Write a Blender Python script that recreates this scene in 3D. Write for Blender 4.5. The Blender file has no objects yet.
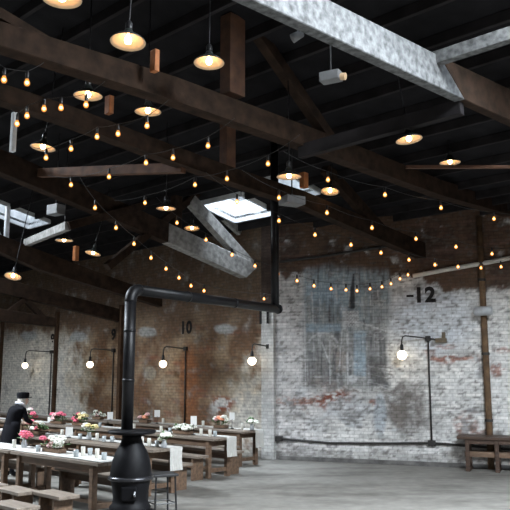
import bpy, bmesh, math, random
from mathutils import Vector, Matrix, noise
random.seed(7)
S = bpy.context.scene
COL = S.collection
PI = math.pi
# ------------------------------------------------------------------ camera maths
F = 737.0
HZ = 375.0
TILT = math.atan((HZ - 255.0) / F)
EYE = 1.95
CT, ST = math.cos(TILT), math.sin(TILT)
def ray(x, y):
    u = (x - 255.0) / F; v = (255.0 - y) / F
    return Vector((u, CT - v * ST, ST + v * CT))
CAM = Vector((0, 0, EYE))
def at_y(x, y, d):
    r = ray(x, y); return CAM + r * (d / r.y)
def at_z(x, y, z):
    r = ray(x, y); return CAM + r * ((z - EYE) / r.z)
def at_plane(x, y, P, N):
    r = ray(x, y); return CAM + r * ((P - CAM).dot(N) / r.dot(N))
def proj(P):
    d = Vector(P) - CAM
    fy = d.y * CT + d.z * ST
    uz = -d.y * ST + d.z * CT
    return 255 + F * d.x / fy, 255 - F * uz / fy
# ------------------------------------------------------------------ layout frame of the hall
K = at_z(270, 459, 0.0)                         # corner where the two brick walls meet
aL = math.radians(46.4)
L = Vector((-math.sin(aL), math.cos(aL), 0))    # along the left wall, away
N = Vector((-math.cos(aL), -math.sin(aL), 0))   # out of the left wall, into the hall
R12 = at_z(428, 466, 0.0)
Rv = (R12 - K).normalized()                     # along the right wall
M = Vector((Rv.y, -Rv.x, 0))                    # out of the right wall, into the hall
UP = Vector((0, 0, 1))
def tp(t, p, z=0.0): return K + L * t + N * p + UP * z
def to_tp(P):
    d = P - K; return d.dot(L), d.dot(N)
RIDGE = 14.0
def roof_z(p):
    if p < 0: return 5.6
    if p < RIDGE: return 5.6 + 0.2 * p
    return 5.6 + 0.2 * RIDGE - 0.2 * (p - RIDGE)
def at_roof(x, y, dz=0.0):
    r = ray(x, y)
    s = 1.0
    while s < 60:
        P = CAM + r * s
        if P.z > roof_z(to_tp(P)[1]) + dz: return P
        s += 0.02
    return CAM + r * 20
RZL = math.atan2(L.y, L.x); RZR = math.atan2(Rv.y, Rv.x)
# ------------------------------------------------------------------ materials
def mat(name): 
    m = bpy.data.materials.new(name); m.use_nodes = True
    nt = m.node_tree; b = nt.nodes['Principled BSDF']
    return m, nt, b
def simple(name, col, rough=0.6, metal=0.0, var=0.25, scale=8.0, bump=0.0, stretch=None, spec=0.5):
    m, nt, b = mat(name)
    tc = nt.nodes.new('ShaderNodeTexCoord'); mp = nt.nodes.new('ShaderNodeMapping')
    nt.links.new(tc.outputs['Object'], mp.inputs['Vector'])
    if stretch: mp.inputs['Scale'].default_value = stretch
    nz = nt.nodes.new('ShaderNodeTexNoise'); nz.inputs['Scale'].default_value = scale
    nz.inputs['Detail'].default_value = 5
    nt.links.new(mp.outputs['Vector'], nz.inputs['Vector'])
    cr = nt.nodes.new('ShaderNodeValToRGB')
    cr.color_ramp.elements[0].position = 0.3; cr.color_ramp.elements[1].position = 0.7
    cr.color_ramp.elements[0].color = [c * (1 - var) for c in col] + [1]
    cr.color_ramp.elements[1].color = [min(1, c * (1 + var)) for c in col] + [1]
    nt.links.new(nz.outputs['Fac'], cr.inputs['Fac'])
    nt.links.new(cr.outputs['Color'], b.inputs['Base Color'])
    b.inputs['Roughness'].default_value = rough; b.inputs['Metallic'].default_value = metal
    b.inputs['Specular IOR Level'].default_value = spec if rough < .85 else min(spec, .15)
    if bump:
        bp = nt.nodes.new('ShaderNodeBump'); bp.inputs['Strength'].default_value = bump
        bp.inputs['Distance'].default_value = 0.02
        nt.links.new(nz.outputs['Fac'], bp.inputs['Height']); nt.links.new(bp.outputs['Normal'], b.inputs['Normal'])
    return m
def emit(name, col, strength):
    m, nt, b = mat(name)
    b.inputs['Base Color'].default_value = list(col) + [1]
    b.inputs['Emission Color'].default_value = list(col) + [1]
    b.inputs['Emission Strength'].default_value = strength
    return m
def brick_mat(name, attr=True, col=(0.2, 0.13, 0.1)):
    m, nt, b = mat(name); nd = nt.nodes; lk = nt.links
    tc = nd.new('ShaderNodeTexCoord'); sx = nd.new('ShaderNodeSeparateXYZ'); cx = nd.new('ShaderNodeCombineXYZ')
    lk.new(tc.outputs['Object'], sx.inputs[0]); lk.new(sx.outputs['X'], cx.inputs['X']); lk.new(sx.outputs['Z'], cx.inputs['Y'])
    br = nd.new('ShaderNodeTexBrick'); br.inputs['Scale'].default_value = 1.0
    br.inputs['Brick Width'].default_value = 0.215; br.inputs['Row Height'].default_value = 0.078
    br.inputs['Mortar Size'].default_value = 0.009; br.inputs['Mortar Smooth'].default_value = 0.3
    br.inputs['Color1'].default_value = (0.86, 0.86, 0.86, 1); br.inputs['Color2'].default_value = (1.08, 1.06, 1.05, 1)
    br.inputs['Mortar'].default_value = (0.74, 0.73, 0.72, 1)
    lk.new(cx.outputs[0], br.inputs['Vector'])
    nz = nd.new('ShaderNodeTexNoise'); nz.inputs['Scale'].default_value = 9; nz.inputs['Detail'].default_value = 6
    lk.new(tc.outputs['Object'], nz.inputs['Vector'])
    mr = nd.new('ShaderNodeMapRange'); mr.inputs['From Min'].default_value = 0.3; mr.inputs['From Max'].default_value = 0.7
    mr.inputs['To Min'].default_value = 0.78; mr.inputs['To Max'].default_value = 1.2
    lk.new(nz.outputs['Fac'], mr.inputs['Value'])
    mu = nd.new('ShaderNodeMix'); mu.data_type = 'RGBA'; mu.blend_type = 'MULTIPLY'; mu.inputs['Factor'].default_value = 1
    if attr:
        at = nd.new('ShaderNodeAttribute'); at.attribute_name = 'paint'
        lk.new(at.outputs['Color'], mu.inputs['A'])
    else:
        mu.inputs['A'].default_value = list(col) + [1]
    lk.new(br.outputs['Color'], mu.inputs['B'])
    m2 = nd.new('ShaderNodeMix'); m2.data_type = 'RGBA'; m2.blend_type = 'MULTIPLY'; m2.inputs['Factor'].default_value = 1
    lk.new(mu.outputs['Result'], m2.inputs['A']); lk.new(mr.outputs['Result'], m2.inputs['B'])
    lk.new(m2.outputs['Result'], b.inputs['Base Color'])
    b.inputs['Roughness'].default_value = 0.85; b.inputs['Specular IOR Level'].default_value = 0.2
    iv = nd.new('ShaderNodeMath'); iv.operation = 'SUBTRACT'; iv.inputs[0].default_value = 1.0
    lk.new(br.outputs['Fac'], iv.inputs[1])
    ad = nd.new('ShaderNodeMath'); ad.operation = 'MULTIPLY_ADD'; ad.inputs[1].default_value = 0.6
    lk.new(nz.outputs['Fac'], ad.inputs[0]); lk.new(iv.outputs[0], ad.inputs[2])
    bp = nd.new('ShaderNodeBump'); bp.inputs['Strength'].default_value = 0.6; bp.inputs['Distance'].default_value = 0.012
    lk.new(ad.outputs[0], bp.inputs['Height']); lk.new(bp.outputs['Normal'], b.inputs['Normal'])
    return m
def floor_mat():
    m, nt, b = mat('worn_concrete'); nd = nt.nodes; lk = nt.links
    tc = nd.new('ShaderNodeTexCoord')
    mp = nd.new('ShaderNodeMapping'); mp.inputs['Rotation'].default_value = (0, 0, math.radians(-15)); mp.inputs['Scale'].default_value = (0.6, 1.5, 1)
    lk.new(tc.outputs['Object'], mp.inputs['Vector'])
    n1 = nd.new('ShaderNodeTexNoise'); n1.inputs['Scale'].default_value = 0.9; n1.inputs['Detail'].default_value = 8; n1.inputs['Roughness'].default_value = 0.62
    n2 = nd.new('ShaderNodeTexNoise'); n2.inputs['Scale'].default_value = 5; n2.inputs['Detail'].default_value = 8
    lk.new(mp.outputs[0], n1.inputs['Vector']); lk.new(tc.outputs['Object'], n2.inputs['Vector'])
    c1 = nd.new('ShaderNodeValToRGB'); e = c1.color_ramp.elements
    e[0].position = 0.36; e[0].color = (0.10, 0.093, 0.082, 1); e[1].position = 0.62; e[1].color = (0.197, 0.188, 0.17, 1)
    k = c1.color_ramp.elements.new(0.47); k.color = (0.165, 0.156, 0.14, 1)
    lk.new(n1.outputs['Fac'], c1.inputs['Fac'])
    mr = nd.new('ShaderNodeMapRange'); mr.inputs['From Min'].default_value = 0.3; mr.inputs['From Max'].default_value = 0.7
    mr.inputs['To Min'].default_value = 0.8; mr.inputs['To Max'].default_value = 1.15
    lk.new(n2.outputs['Fac'], mr.inputs['Value'])
    mu = nd.new('ShaderNodeMix'); mu.data_type = 'RGBA'; mu.blend_type = 'MULTIPLY'; mu.inputs['Factor'].default_value = 1
    lk.new(c1.outputs['Color'], mu.inputs['A']); lk.new(mr.outputs['Result'], mu.inputs['B'])
    lk.new(mu.outputs['Result'], b.inputs['Base Color'])
    b.inputs['Roughness'].default_value = 0.62; b.inputs['Specular IOR Level'].default_value = 0.35
    bp = nd.new('ShaderNodeBump'); bp.inputs['Strength'].default_value = 0.25; bp.inputs['Distance'].default_value = 0.01
    lk.new(n2.outputs['Fac'], bp.inputs['Height']); lk.new(bp.outputs['Normal'], b.inputs['Normal'])
    return m
def glass_mat():
    m, nt, b = mat('skylight_glass'); nd = nt.nodes; lk = nt.links
    tr = nd.new('ShaderNodeBsdfTransparent'); tc = nd.new('ShaderNodeTexCoord'); wv = nd.new('ShaderNodeTexNoise'); wv.inputs['Scale'].default_value = 5; mp = nd.new('ShaderNodeMapping'); mp.inputs['Rotation'].default_value = (0, 0, RZL); mp.inputs['Scale'].default_value = (.4, 4, 1)
    lk.new(tc.outputs['Object'], mp.inputs['Vector']); lk.new(mp.outputs[0], wv.inputs['Vector'])
    cr = nd.new('ShaderNodeValToRGB'); cr.color_ramp.elements[0].position = .4; cr.color_ramp.elements[1].position = .6
    cr.color_ramp.elements[0].color = (.62, .66, .69, 1); cr.color_ramp.elements[1].color = (.95, .97, 1, 1)
    lk.new(wv.outputs['Fac'], cr.inputs['Fac']); lk.new(cr.outputs['Color'], tr.inputs['Color'])
    gl = nd.new('ShaderNodeBsdfGlossy'); gl.inputs['Roughness'].default_value = 0.05
    mx = nd.new('ShaderNodeMixShader'); mx.inputs[0].default_value = 0.06
    lk.new(tr.outputs[0], mx.inputs[1]); lk.new(gl.outputs[0], mx.inputs[2])
    lk.new(mx.outputs[0], nt.nodes['Material Output'].inputs['Surface'])
    return m
def amber_mat():
    m, nt, b = mat('amber_bulb_glass'); nd = nt.nodes; lk = nt.links
    tr = nd.new('ShaderNodeBsdfTransparent'); tr.inputs['Color'].default_value = (1, .8, .5, 1)
    em = nd.new('ShaderNodeEmission'); em.inputs['Color'].default_value = (1.0, .40, .10, 1); em.inputs['Strength'].default_value = 1.5
    mx = nd.new('ShaderNodeMixShader'); mx.inputs[0].default_value = .5
    lk.new(tr.outputs[0], mx.inputs[1]); lk.new(em.outputs[0], mx.inputs[2]); lk.new(mx.outputs[0], nt.nodes['Material Output'].inputs['Surface'])
    return m
MT = dict(
    timber=simple('dark_timber', (0.024, 0.014, 0.009), 0.85, var=0.5, scale=3, bump=0.4, stretch=(2, 2, 2)),
    rust=simple('brown_timber', (0.075, 0.032, 0.015), 0.8, var=0.4, scale=5, bump=0.4),
    grey=simple('skylit_pale_timber', (0.25, 0.245, 0.235), 0.85, var=0.4, scale=9, bump=0.5),  # pale where the skylights shine: daylight put into the timber colour
    bigbeam=simple('skylit_grey_timber', (0.105, 0.108, 0.11), 0.85, var=0.5, scale=13, bump=0.5),  # daylight on the big beam and its side purlin put into the colour
    boxgrey=simple('grey_box', (0.15, 0.155, 0.16), 0.6, var=0.15),
    paleboard=simple('pale_curb_and_lit_board', (0.62, 0.64, 0.66), 0.8, var=0.15, scale=6),
    deck=simple('roof_boards', (0.010, 0.0095, 0.011), 0.9, var=0.4, scale=3),
    column=simple('dark_brown_column', (0.06, 0.034, 0.02), 0.85, var=.4, scale=5, bump=.3),
    orange=simple('lamplit_orange_block', (0.42, 0.15, 0.05), 0.7, var=.3, scale=9),  # lamp glow on the hangers put into their colour
    joist=simple('joist_timber', (0.019, 0.017, 0.018), 0.9, var=0.4, scale=3),
    oak=simple('rustic_table_wood', (0.13, 0.08, 0.05), 0.55, var=0.35, scale=4, bump=0.2, stretch=(0.6, 5, 5)),
    greywood=simple('greyed_table_wood', (0.185, 0.15, 0.12), 0.5, var=0.3, scale=4, bump=0.2, stretch=(0.6, 5, 5)),
    darkwood=simple('dark_brown_wood', (0.06, 0.034, 0.022), 0.5, var=0.4, scale=5, bump=0.2, stretch=(0.6, 5, 5)),
    iron=simple('black_cast_iron', (0.004, 0.004, 0.005), 0.55, 0.0, 0.3, 12, bump=0.1, spec=0.15),
    pipe=simple('black_stovepipe', (0.005, 0.005, 0.006), 0.45, 0.0, 0.3, 9, spec=0.25),
    blackmetal=simple('black_metal', (0.015, 0.015, 0.016), 0.45, 0.0, 0.2, 12),
    conduit=simple('dark_conduit', (0.035, 0.032, 0.03), 0.5, 0.2, 0.3, 12),
    enamel=simple('dark_enamel', (0.03, 0.035, 0.033), 0.35, var=0.2),
    lining=simple('cream_enamel', (0.66, 0.47, 0.29), 0.45, var=0.05),
    linen=simple('white_linen', (0.52, 0.51, 0.48), 0.9, var=0.08, scale=14, bump=0.1),
    card=simple('white_card', (0.85, 0.85, 0.83), 0.7, var=0.03),
    candle=simple('candle_wax', (0.62, 0.60, 0.54), 0.5, var=0.04),
    metalgrey=simple('grey_metal', (0.42, 0.44, 0.46), 0.5, 0.1, 0.2, 8),
    whitepipe=simple('white_pipe', (0.62, 0.6, 0.56), 0.6, var=0.15),
    stencil=simple('black_stencil_paint', (0.022, 0.02, 0.02), 0.85, var=0.6, scale=12),
    pink=simple('pink_petals', (0.80, 0.17, 0.25), 0.7, var=0.25, scale=20),
    palepink=simple('pale_pink_petals', (0.86, 0.55, 0.55), 0.7, var=0.15, scale=20),
    peach=simple('peach_petals', (0.82, 0.36, 0.22), 0.7, var=0.2, scale=20),
    white=simple('white_petals', (0.82, 0.82, 0.74), 0.7, var=0.1, scale=20),
    yellow=simple('pale_yellow_petals', (0.78, 0.66, 0.34), 0.7, var=0.15, scale=20),
    leaf=simple('green_leaves', (0.10, 0.17, 0.07), 0.7, var=0.4, scale=15),
    skin=simple('skin', (0.62, 0.40, 0.31), 0.6, var=0.05),
    black=simple('black_cloth', (0.005, 0.005, 0.007), 0.9, var=0.3, scale=10),
    hair=simple('light_hair', (0.55, 0.5, 0.45), 0.7, var=0.2, scale=20),
    whitecloth=simple('white_cloth', (0.75, 0.76, 0.8), 0.85, var=0.05),
    bulb=amber_mat(), filament=emit('warm_filament', (1.0, 0.66, 0.30), 16.0),
    globe=emit('warm_globe_bulb', (1.0, 0.84, 0.60), 6.0),
    lampbulb=emit('pendant_bulb', (1.0, 0.68, 0.36), 17.0),
    glass=glass_mat(), floor=floor_mat(), brick=brick_mat('painted_brick'), plainbrick=brick_mat('bare_brick', False, (0.07, 0.05, 0.042)),
    bulbglass=simple('clear_bulb', (0.25, 0.22, 0.18), 0.2, var=0.05),
)
# ------------------------------------------------------------------ mesh helpers
def ngrid(bm, rows):
    for a, b in zip(rows[:-1], rows[1:]):
        n = len(a)
        for i in range(n):
            j = (i + 1) % n
            try: bm.faces.new((a[i], a[j], b[j], b[i]))
            except ValueError: pass
def box(bm, c, size, rot=None, bev=0.0):
    t = bmesh.new(); bmesh.ops.create_cube(t, size=1.0)
    for v in t.verts: v.co = Vector((v.co.x * size[0], v.co.y * size[1], v.co.z * size[2]))
    if bev: bmesh.ops.bevel(t, geom=t.edges[:], offset=bev, segments=2, affect='EDGES', profile=0.6)
    mtx = Matrix.Translation(Vector(c)) @ (rot.to_4x4() if rot else Matrix.Identity(4))
    t.transform(mtx); merge(bm, t)
def merge(bm, t):
    me = bpy.data.meshes.new('tmp'); t.to_mesh(me); t.free(); bm.from_mesh(me); bpy.data.meshes.remove(me)
def frame_dir(d):
    d = d.normalized(); a = Vector((0, 0, 1)) if abs(d.z) < 0.95 else Vector((1, 0, 0))
    x = d.cross(a).normalized(); y = d.cross(x).normalized(); return x, y
def tube(bm, pts, r, seg=8, cap=True):
    pts = [Vector(p) for p in pts]; rows = []
    n = len(pts); rs = r if isinstance(r, (list, tuple)) else [r] * n
    x, y = frame_dir(pts[1] - pts[0])
    for i, p in enumerate(pts):
        d = (pts[min(i + 1, n - 1)] - pts[max(i - 1, 0)]).normalized()
        x = (x - d * x.dot(d)).normalized(); y = d.cross(x)
        rows.append([bm.verts.new(p + (x * math.cos(2 * PI * k / seg) + y * math.sin(2 * PI * k / seg)) * rs[i]) for k in range(seg)])
    ngrid(bm, rows)
    if cap:
        bm.faces.new(rows[0][::-1]); bm.faces.new(rows[-1])
def lathe(bm, prof, seg=24, c=(0, 0, 0), close=True):
    c = Vector(c); rows = []
    for r, z in prof:
        rows.append([bm.verts.new(c + Vector((r * math.cos(2 * PI * k / seg), r * math.sin(2 * PI * k / seg), z))) for k in range(seg)])
    ngrid(bm, rows)
    if close:
        bm.faces.new(rows[0][::-1]); bm.faces.new(rows[-1])
def ball(bm, c, r, sub=2, sc=(1, 1, 1)):
    t = bmesh.new(); bmesh.ops.create_icosphere(t, subdivisions=sub, radius=r)
    for v in t.verts: v.co = Vector((v.co.x * sc[0], v.co.y * sc[1], v.co.z * sc[2])) + Vector(c)
    merge(bm, t)
def prism(bm, pts, ext):
    a = [bm.verts.new(p) for p in pts]; b = [bm.verts.new(Vector(p) + ext) for p in pts]
    bm.faces.new(a[::-1]); bm.faces.new(b)
    for i in range(len(a)):
        j = (i + 1) % len(a); bm.faces.new((a[i], a[j], b[j], b[i]))
def beam(bm, a, b, w, h, bev=0.008):
    """rectangular timber from a to b, w wide sideways, h tall"""
    a = Vector(a); b = Vector(b); d = (b - a); ln = d.length; d.normalize()
    side = d.cross(UP)
    side = side.normalized() if side.length > 1e-3 else Vector((1, 0, 0))
    top = side.cross(d).normalized()
    rot = Matrix((d, side, top)).transposed()
    box(bm, (a + b) / 2, (ln, w, h), rot, bev)
def link(o): COL.objects.link(o); return o
def obj(name, bm, m, parent=None, world=False, smooth=False, kind=None):
    bmesh.ops.recalc_face_normals(bm, faces=bm.faces[:])
    me = bpy.data.meshes.new(name); bm.to_mesh(me); bm.free()
    for mm in (m if isinstance(m, (list, tuple)) else [m]): me.materials.append(mm)
    if smooth:
        for p in me.polygons: p.use_smooth = True
    o = link(bpy.data.objects.new(name, me))
    if parent:
        if world:
            base = Vector(parent.location)
            pp = parent.parent
            while pp: base += pp.location; pp = pp.parent
            me.transform(Matrix.Translation(-base))
        o.parent = parent
    if kind: o['kind'] = kind
    return o
def recenter(o, P):
    """move a top-level mesh's origin to P"""
    o.data.transform(Matrix.Translation(-Vector(P))); o.location = P; return o
def tag(o, label, cat, group=None):
    o['label'] = label; o['category'] = cat
    if group: o['group'] = group
    return o
def thing(name, label, cat, loc=(0, 0, 0), rz=0.0, group=None):
    o = link(bpy.data.objects.new(name, None)); o.location = loc; o.rotation_euler = (0, 0, rz)
    o.empty_display_size = 0.1
    return tag(o, label, cat, group)
def struct(o): o['kind'] = 'structure'; return o
def dup(o, parent=None):
    c = link(o.copy()); c.parent = parent
    for ch in list(o.children): dup(ch, c)
    return c
def place(proto, used, loc, rz, label, group=None, name=None):
    o = proto if not used else dup(proto)
    o.location = loc; o.rotation_euler = (0, 0, rz); o['label'] = label
    if group: o['group'] = group
    return o

# ------------------------------------------------------------------ painted brick walls
def fb(x, y, s, o=4, off=0.0):
    return noise.fractal(Vector((x * s + off, y * s - off, off * 0.37)), 0.9, 2.1, o)
def sm(a, b, x):
    t = max(0.0, min(1.0, (x - a) / (b - a))); return t * t * (3 - 2 * t)
def mixc(a, b, f): return tuple(a[i] + (b[i] - a[i]) * f for i in range(3))
WHITE = (0.78, 0.78, 0.765); TAN = (0.36, 0.265, 0.175); BROWN = (0.185, 0.105, 0.06); DBROWN = (0.105, 0.07, 0.047)
RED = (0.27, 0.085, 0.05); GREY = (0.25, 0.235, 0.22); BLUEW = (0.72, 0.77, 0.83); DIRT = (0.12, 0.11, 0.10)
def blob(x, y, cx, cy, rx, ry): 
    return max(0.0, 1.0 - math.sqrt(((x - cx) / rx) ** 2 + ((y - cy) / ry) ** 2))
def wall_paint(side, u, z, x, y, mural=False):
    n1 = fb(u, z, 0.9, 5, 3.1); n2 = fb(u, z, 3.2, 5, 9.7); n3 = fb(u, z * 2.4, 7.0, 3, 5.3); n4 = fb(u * 0.6, z * 3.0, 2.0, 4, 21.0); n5 = noise.noise(Vector((u * 11, z * 24, 3.3)))
    if side == 'L':
        cov = 0.12
        cov += 0.95 * sm(118, 40, x) * sm(318, 345, y)            # better kept whitewash on the far bays
        cov += 0.55 * sm(218, 262, x + (y - 360) * 0.35)          # white towards the corner
        cov += 0.22 * sm(385, 430, y)
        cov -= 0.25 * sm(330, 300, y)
        base = mixc(BROWN, TAN, sm(-0.3, 0.5, n1))
        base = mixc(base, RED, 0.55 * sm(0.15, 0.75, n4) * sm(110, 160, x))
        base = mixc(base, (0.30, 0.12, 0.05), 0.8 * sm(0.1, 0.6, blob(x, y, 189, 385, 14, 60)))
        c = mixc(base, mixc((0.62, 0.54, 0.42), (0.78, 0.75, 0.68), sm(-0.1, 0.45, cov - 0.45 + n2 * 0.3)), sm(0.3, 0.75, cov + n1 * 0.35 + n2 * 0.22 + n3 * 0.12))
        c = mixc(c, DBROWN, .85 * sm(358, 310, y + n1 * 10))  # dirty brick and fading light towards the roof, both put into the colour
        for cx, cy, rx in ((28, 336, 12), (78, 337, 11), (147, 332, 13), (225, 329, 16)):
            c = mixc(c, (0.40, 0.43, 0.44), 0.8 * sm(0.15, 0.45, blob(x, y, cx, cy, rx, 7) + n2 * 0.2))
        c = mixc(c, (0.38, 0.37, 0.30), 0.6 * sm(0.2, 0.4, blob(x, y, 150, 373, 9, 10)))
        r = sm(0.1, 0.5, blob(x, y, 224, 404, 16, 12) + n2 * 0.25)
        c = mixc(c, mixc(RED, WHITE, sm(-0.1, 0.1, n3 + n2)), r * 0.85)
        c = mixc(c, mixc(GREY, DIRT, sm(0, 0.5, n3)), 0.38 * sm(0.1, 0.6, n2 + n4 * 0.5 - 0.12 + 0.2 * sm(400, 430, y)))
    else:
        cov = 1.04
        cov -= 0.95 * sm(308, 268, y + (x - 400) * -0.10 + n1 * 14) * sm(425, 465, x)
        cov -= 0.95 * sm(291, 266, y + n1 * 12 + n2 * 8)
        cov -= 0.66 * sm(0.05, 0.75, blob(x, y, 404, 410, 46, 60) + n2 * .35 + n1 * .3); cov += .25 * sm(0, .6, blob(x, y, 440, 330, 70, 50))
        base = mixc((0.12, 0.075, 0.05), (0.075, 0.05, 0.038), sm(-0.2, 0.5, n1))
        base = mixc(base, (0.17, 0.07, 0.045), 0.5 * sm(0.0, 0.6, n4))
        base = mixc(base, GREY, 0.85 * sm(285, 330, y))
        w = mixc(WHITE, BLUEW, sm(0.0, 0.6, blob(x, y, 430, 320, 60, 50)) * 0.9)
        w = mixc(w, (0.66, 0.65, 0.645), sm(345, 300, x))
        c = mixc(base, w, sm(0.32, 0.72, cov + n1 * 0.22 + n2 * 0.3 + n3 * 0.18))
        for cx, cy, rx, ry, k in ((335, 402, 22, 13, 1), (300, 401, 24, 4, .9), (347, 415, 8, 6, 1), (373, 402, 5, 4, .9), (450, 359, 26, 4, .9),
                                  (497, 371, 8, 9, .8), (445, 347, 10, 3, .6), (505, 350, 8, 4, .7), (470, 432, 18, 4, .8), (430, 352, 6, 5, .5), (465,425,14,10,.6)):
            q = sm(0.05, 0.45, blob(x, y, cx, cy, rx * 1.15, ry * 1.15) + n2 * 0.35 + 0.05) * k
            if blob(x, y, cx, cy, rx * 1.6, ry * 1.6) > 0: c = mixc(c, mixc(RED, (0.48, 0.27, 0.21), sm(-.1, .4, n3 + n2)), q * sm(-.5, .15, n5 + n3 + .1))
        for cx, cy, rx, ry, k in ((345, 412, 40, 26, .9), (353, 378, 6, 6, 1), (395, 430, 12, 5, .9), (440, 318, 30, 26, .5), (303, 392, 12, 8, .7), (318, 425, 20, 14, .5)):
            c = mixc(c, (0.70, 0.72, 0.74), sm(0.25, 0.6, blob(x, y, cx, cy, rx, ry) + n2 * 0.45) * k)
        c = mixc(c, (0.40, 0.48, 0.56), 0.6 * sm(0.1, 0.5, blob(x, y, 380, 415, 9, 30)))
        c = mixc(c, mixc(GREY, DIRT, sm(-0.1, 0.4, n3)), 0.6 * sm(0.12, 0.5, n2 * .75 + n3 * 0.9 + n5 * .25 - 0.16 + 0.20 * sm(340, 430, y)))
        c = mixc(c, DIRT, 0.35 * sm(0.1, 0.6, n4))
        if mural: c = mural_paint(c, u, z, x, y, n1, n2, n3, n5)
    c = mixc(c, DIRT, 0.45 * sm(0.12, 0.6, n5 + n3 * .6 - .05) * (1.0 if side == 'L' or x > 390 else .7))
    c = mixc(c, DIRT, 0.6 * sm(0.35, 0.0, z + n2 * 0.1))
    return c
def rect(x, y, x0, y0, x1, y1, s=1.0):
    return sm(x0 - s, x0 + s, x) * sm(x1 + s, x1 - s, x) * sm(y0 - s, y0 + s, y) * sm(y1 + s, y1 - s, y)
def seg(x, y, x0, y0, x1, y1, w):
    dx, dy = x1 - x0, y1 - y0; t = max(0, min(1, ((x - x0) * dx + (y - y0) * dy) / (dx * dx + dy * dy)))
    d = math.hypot(x - x0 - t * dx, y - y0 - t * dy); return sm(w, w * 0.4, d)
MB_ = (0.37, 0.45, 0.50); MD = (0.09, 0.092, 0.10); MG = (0.33, 0.34, 0.335); MLB = (0.40, 0.54, 0.66); MW = (0.78, 0.80, 0.81); MBR = (0.30, 0.23, 0.19)
def mural_paint(c, u, z, x, y, n1, n2, n3, n5):
    e = sm(300, 308, x + n2 * 3) * sm(392, 384, x + n2 * 4) * sm(262, 276, y + n1 * 6) * sm(394, 384, y + n2 * 6)
    if e <= 0: return c
    m = mixc(MG, MB_, sm(345, 300, y + n1 * 10)); m = mixc(m, MBR, 0.5 * sm(0, .5, n1) * sm(335, 360, y))
    st_ = noise.noise(Vector((x * .42, y * .035, 7.7))) + .6 * noise.noise(Vector((x * .9, y * .06, 1.7)))
    m = mixc(m, MD, .75 * sm(.12, .55, st_)); m = mixc(m, MW, .45 * sm(-.25, -.6, st_))
    sh = noise.noise(Vector((x * .05, y * .5, 2.2)))
    m = mixc(m, MD, .35 * sm(.15, .5, sh) * sm(320, 350, y)); m = mixc(m, MW, .3 * sm(-.2, -.5, sh) * sm(320, 350, y))
    # sky
    m = mixc(m, MLB, 0.55 * rect(x, y, 305, 286, 345, 305, 5)); m = mixc(m, MD, 0.6 * rect(x, y, 306, 270, 350, 283, 4) * sm(-0.2, .4, n2 + 0.1))
    m = mixc(m, MD, 0.75 * rect(x, y, 354, 268, 384, 292, 6) * sm(-0.3, .4, n1 + n2))
    # towers
    for x0, y0, x1, y1, cc, k in ((306, 296, 311, 345, MG, .8), (314, 300, 319, 335, MD, .55), (322, 303, 326, 330, MG, .7), (328, 298, 334, 326, MD, .5), (337, 304, 341, 345, MD, .5),
                                  (349, 296, 354, 325, MD, .75), (356, 292, 361, 320, MB_, .8), (363, 295, 368, 318, MG, .8), (372, 292, 381, 305, MD, .75), (369, 300, 386, 330, MG, .6),
                                  (341, 308, 346, 318, MLB, .8), (366, 332, 388, 388, MD, .55), (370, 356, 388, 386, MD, .75), (308, 352, 316, 388, MD, .7), (320, 362, 344, 388, MD, .5),
                                  (303, 362, 307, 382, MD, .8), (336, 352, 346, 372, MBR, .6), (352, 345, 358, 386, MG, .7)):
        m = mixc(m, cc, k * rect(x, y, x0, y0, x1, y1, 1.0) * (0.75 + 0.5 * n2))
    # spire
    hw = 0.6 + max(0, y - 276) * 0.085
    if 274 < y < 308: m = mixc(m, MD, 0.95 * sm(hw + 1.0, hw - 0.6, abs(x - 353.5 + (y - 276) * 0.05)))
    # bridge deck and arch
    m = mixc(m, MLB, 0.9 * rect(x, y, 306, 324, 341, 332, 1.5) * (0.8 + 0.5 * n2))
    a = math.hypot((x - 323), (y - 350) * 0.95); m = mixc(m, MW, 0.5 * sm(1.5, 0.5, abs(a - 16)) * (1 if y < 343 else 0))
    m = mixc(m, MLB, 0.85 * rect(x, y, 354, 331, 366, 376, 1.5) * (0.8 + 0.5 * n2))
    # pale strokes
    for s in ((347, 311, 348, 384, 1.1), (318, 333, 331, 366, 1.0), (342, 330, 339, 376, 0.9), (358, 322, 386, 331, 1.0), (321, 335, 312, 352, .8), (304, 300, 306, 390, .8),
              (336, 286, 338, 320, .8), (312, 292, 313, 322, .8), (320, 294, 321, 320, .7), (362, 296, 364, 318, .8), (370, 296, 371, 314, .7), (378, 290, 379, 306, .7), (360, 350, 384, 358, .8), (330, 340, 330, 384, .6)):
        m = mixc(m, MW, 0.75 * seg(x, y, *s) * sm(-0.4, 0.3, n2 + 0.2))
    f = rect(x, y, 342, 311, 359, 327, .8)
    m = mixc(m, MW if (math.sin(x * 2.1) * math.sin(y * 1.9) > -0.2) else MG, 0.8 * f)
    for i in range(6): m = mixc(m, MW if i % 2 else MD, 0.5 * seg(x, y, 368, 362 + i * 4, 388, 366 + i * 4, .8))
    wear0 = m
    # wear
    m = mixc(m, c, 0.35 * sm(0.05, 0.5, n2 + n3 * 0.8) + 0.05)
    m = mixc(m, MW, 0.8 * sm(0.1, 0.5, blob(x, y, 353, 379, 7, 6) + n2 * 0.2))
    m = mixc(m, (0.05, 0.055, 0.065), 0.85 * (sm(hw + .8, hw - .5, abs(x - 353.5 + (y - 276) * .05)) if 274 < y < 286 else rect(x, y, 350.4, 285, 354.6, 309, .7)))
    m = mixc(m, MW, .55 * rect(x, y, 342.5, 311, 346.5, 330, .7) + .5 * rect(x, y, 340, 307, 347, 311, .7) + .4 * f * (1 if n5 > -.05 else 0))
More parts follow.
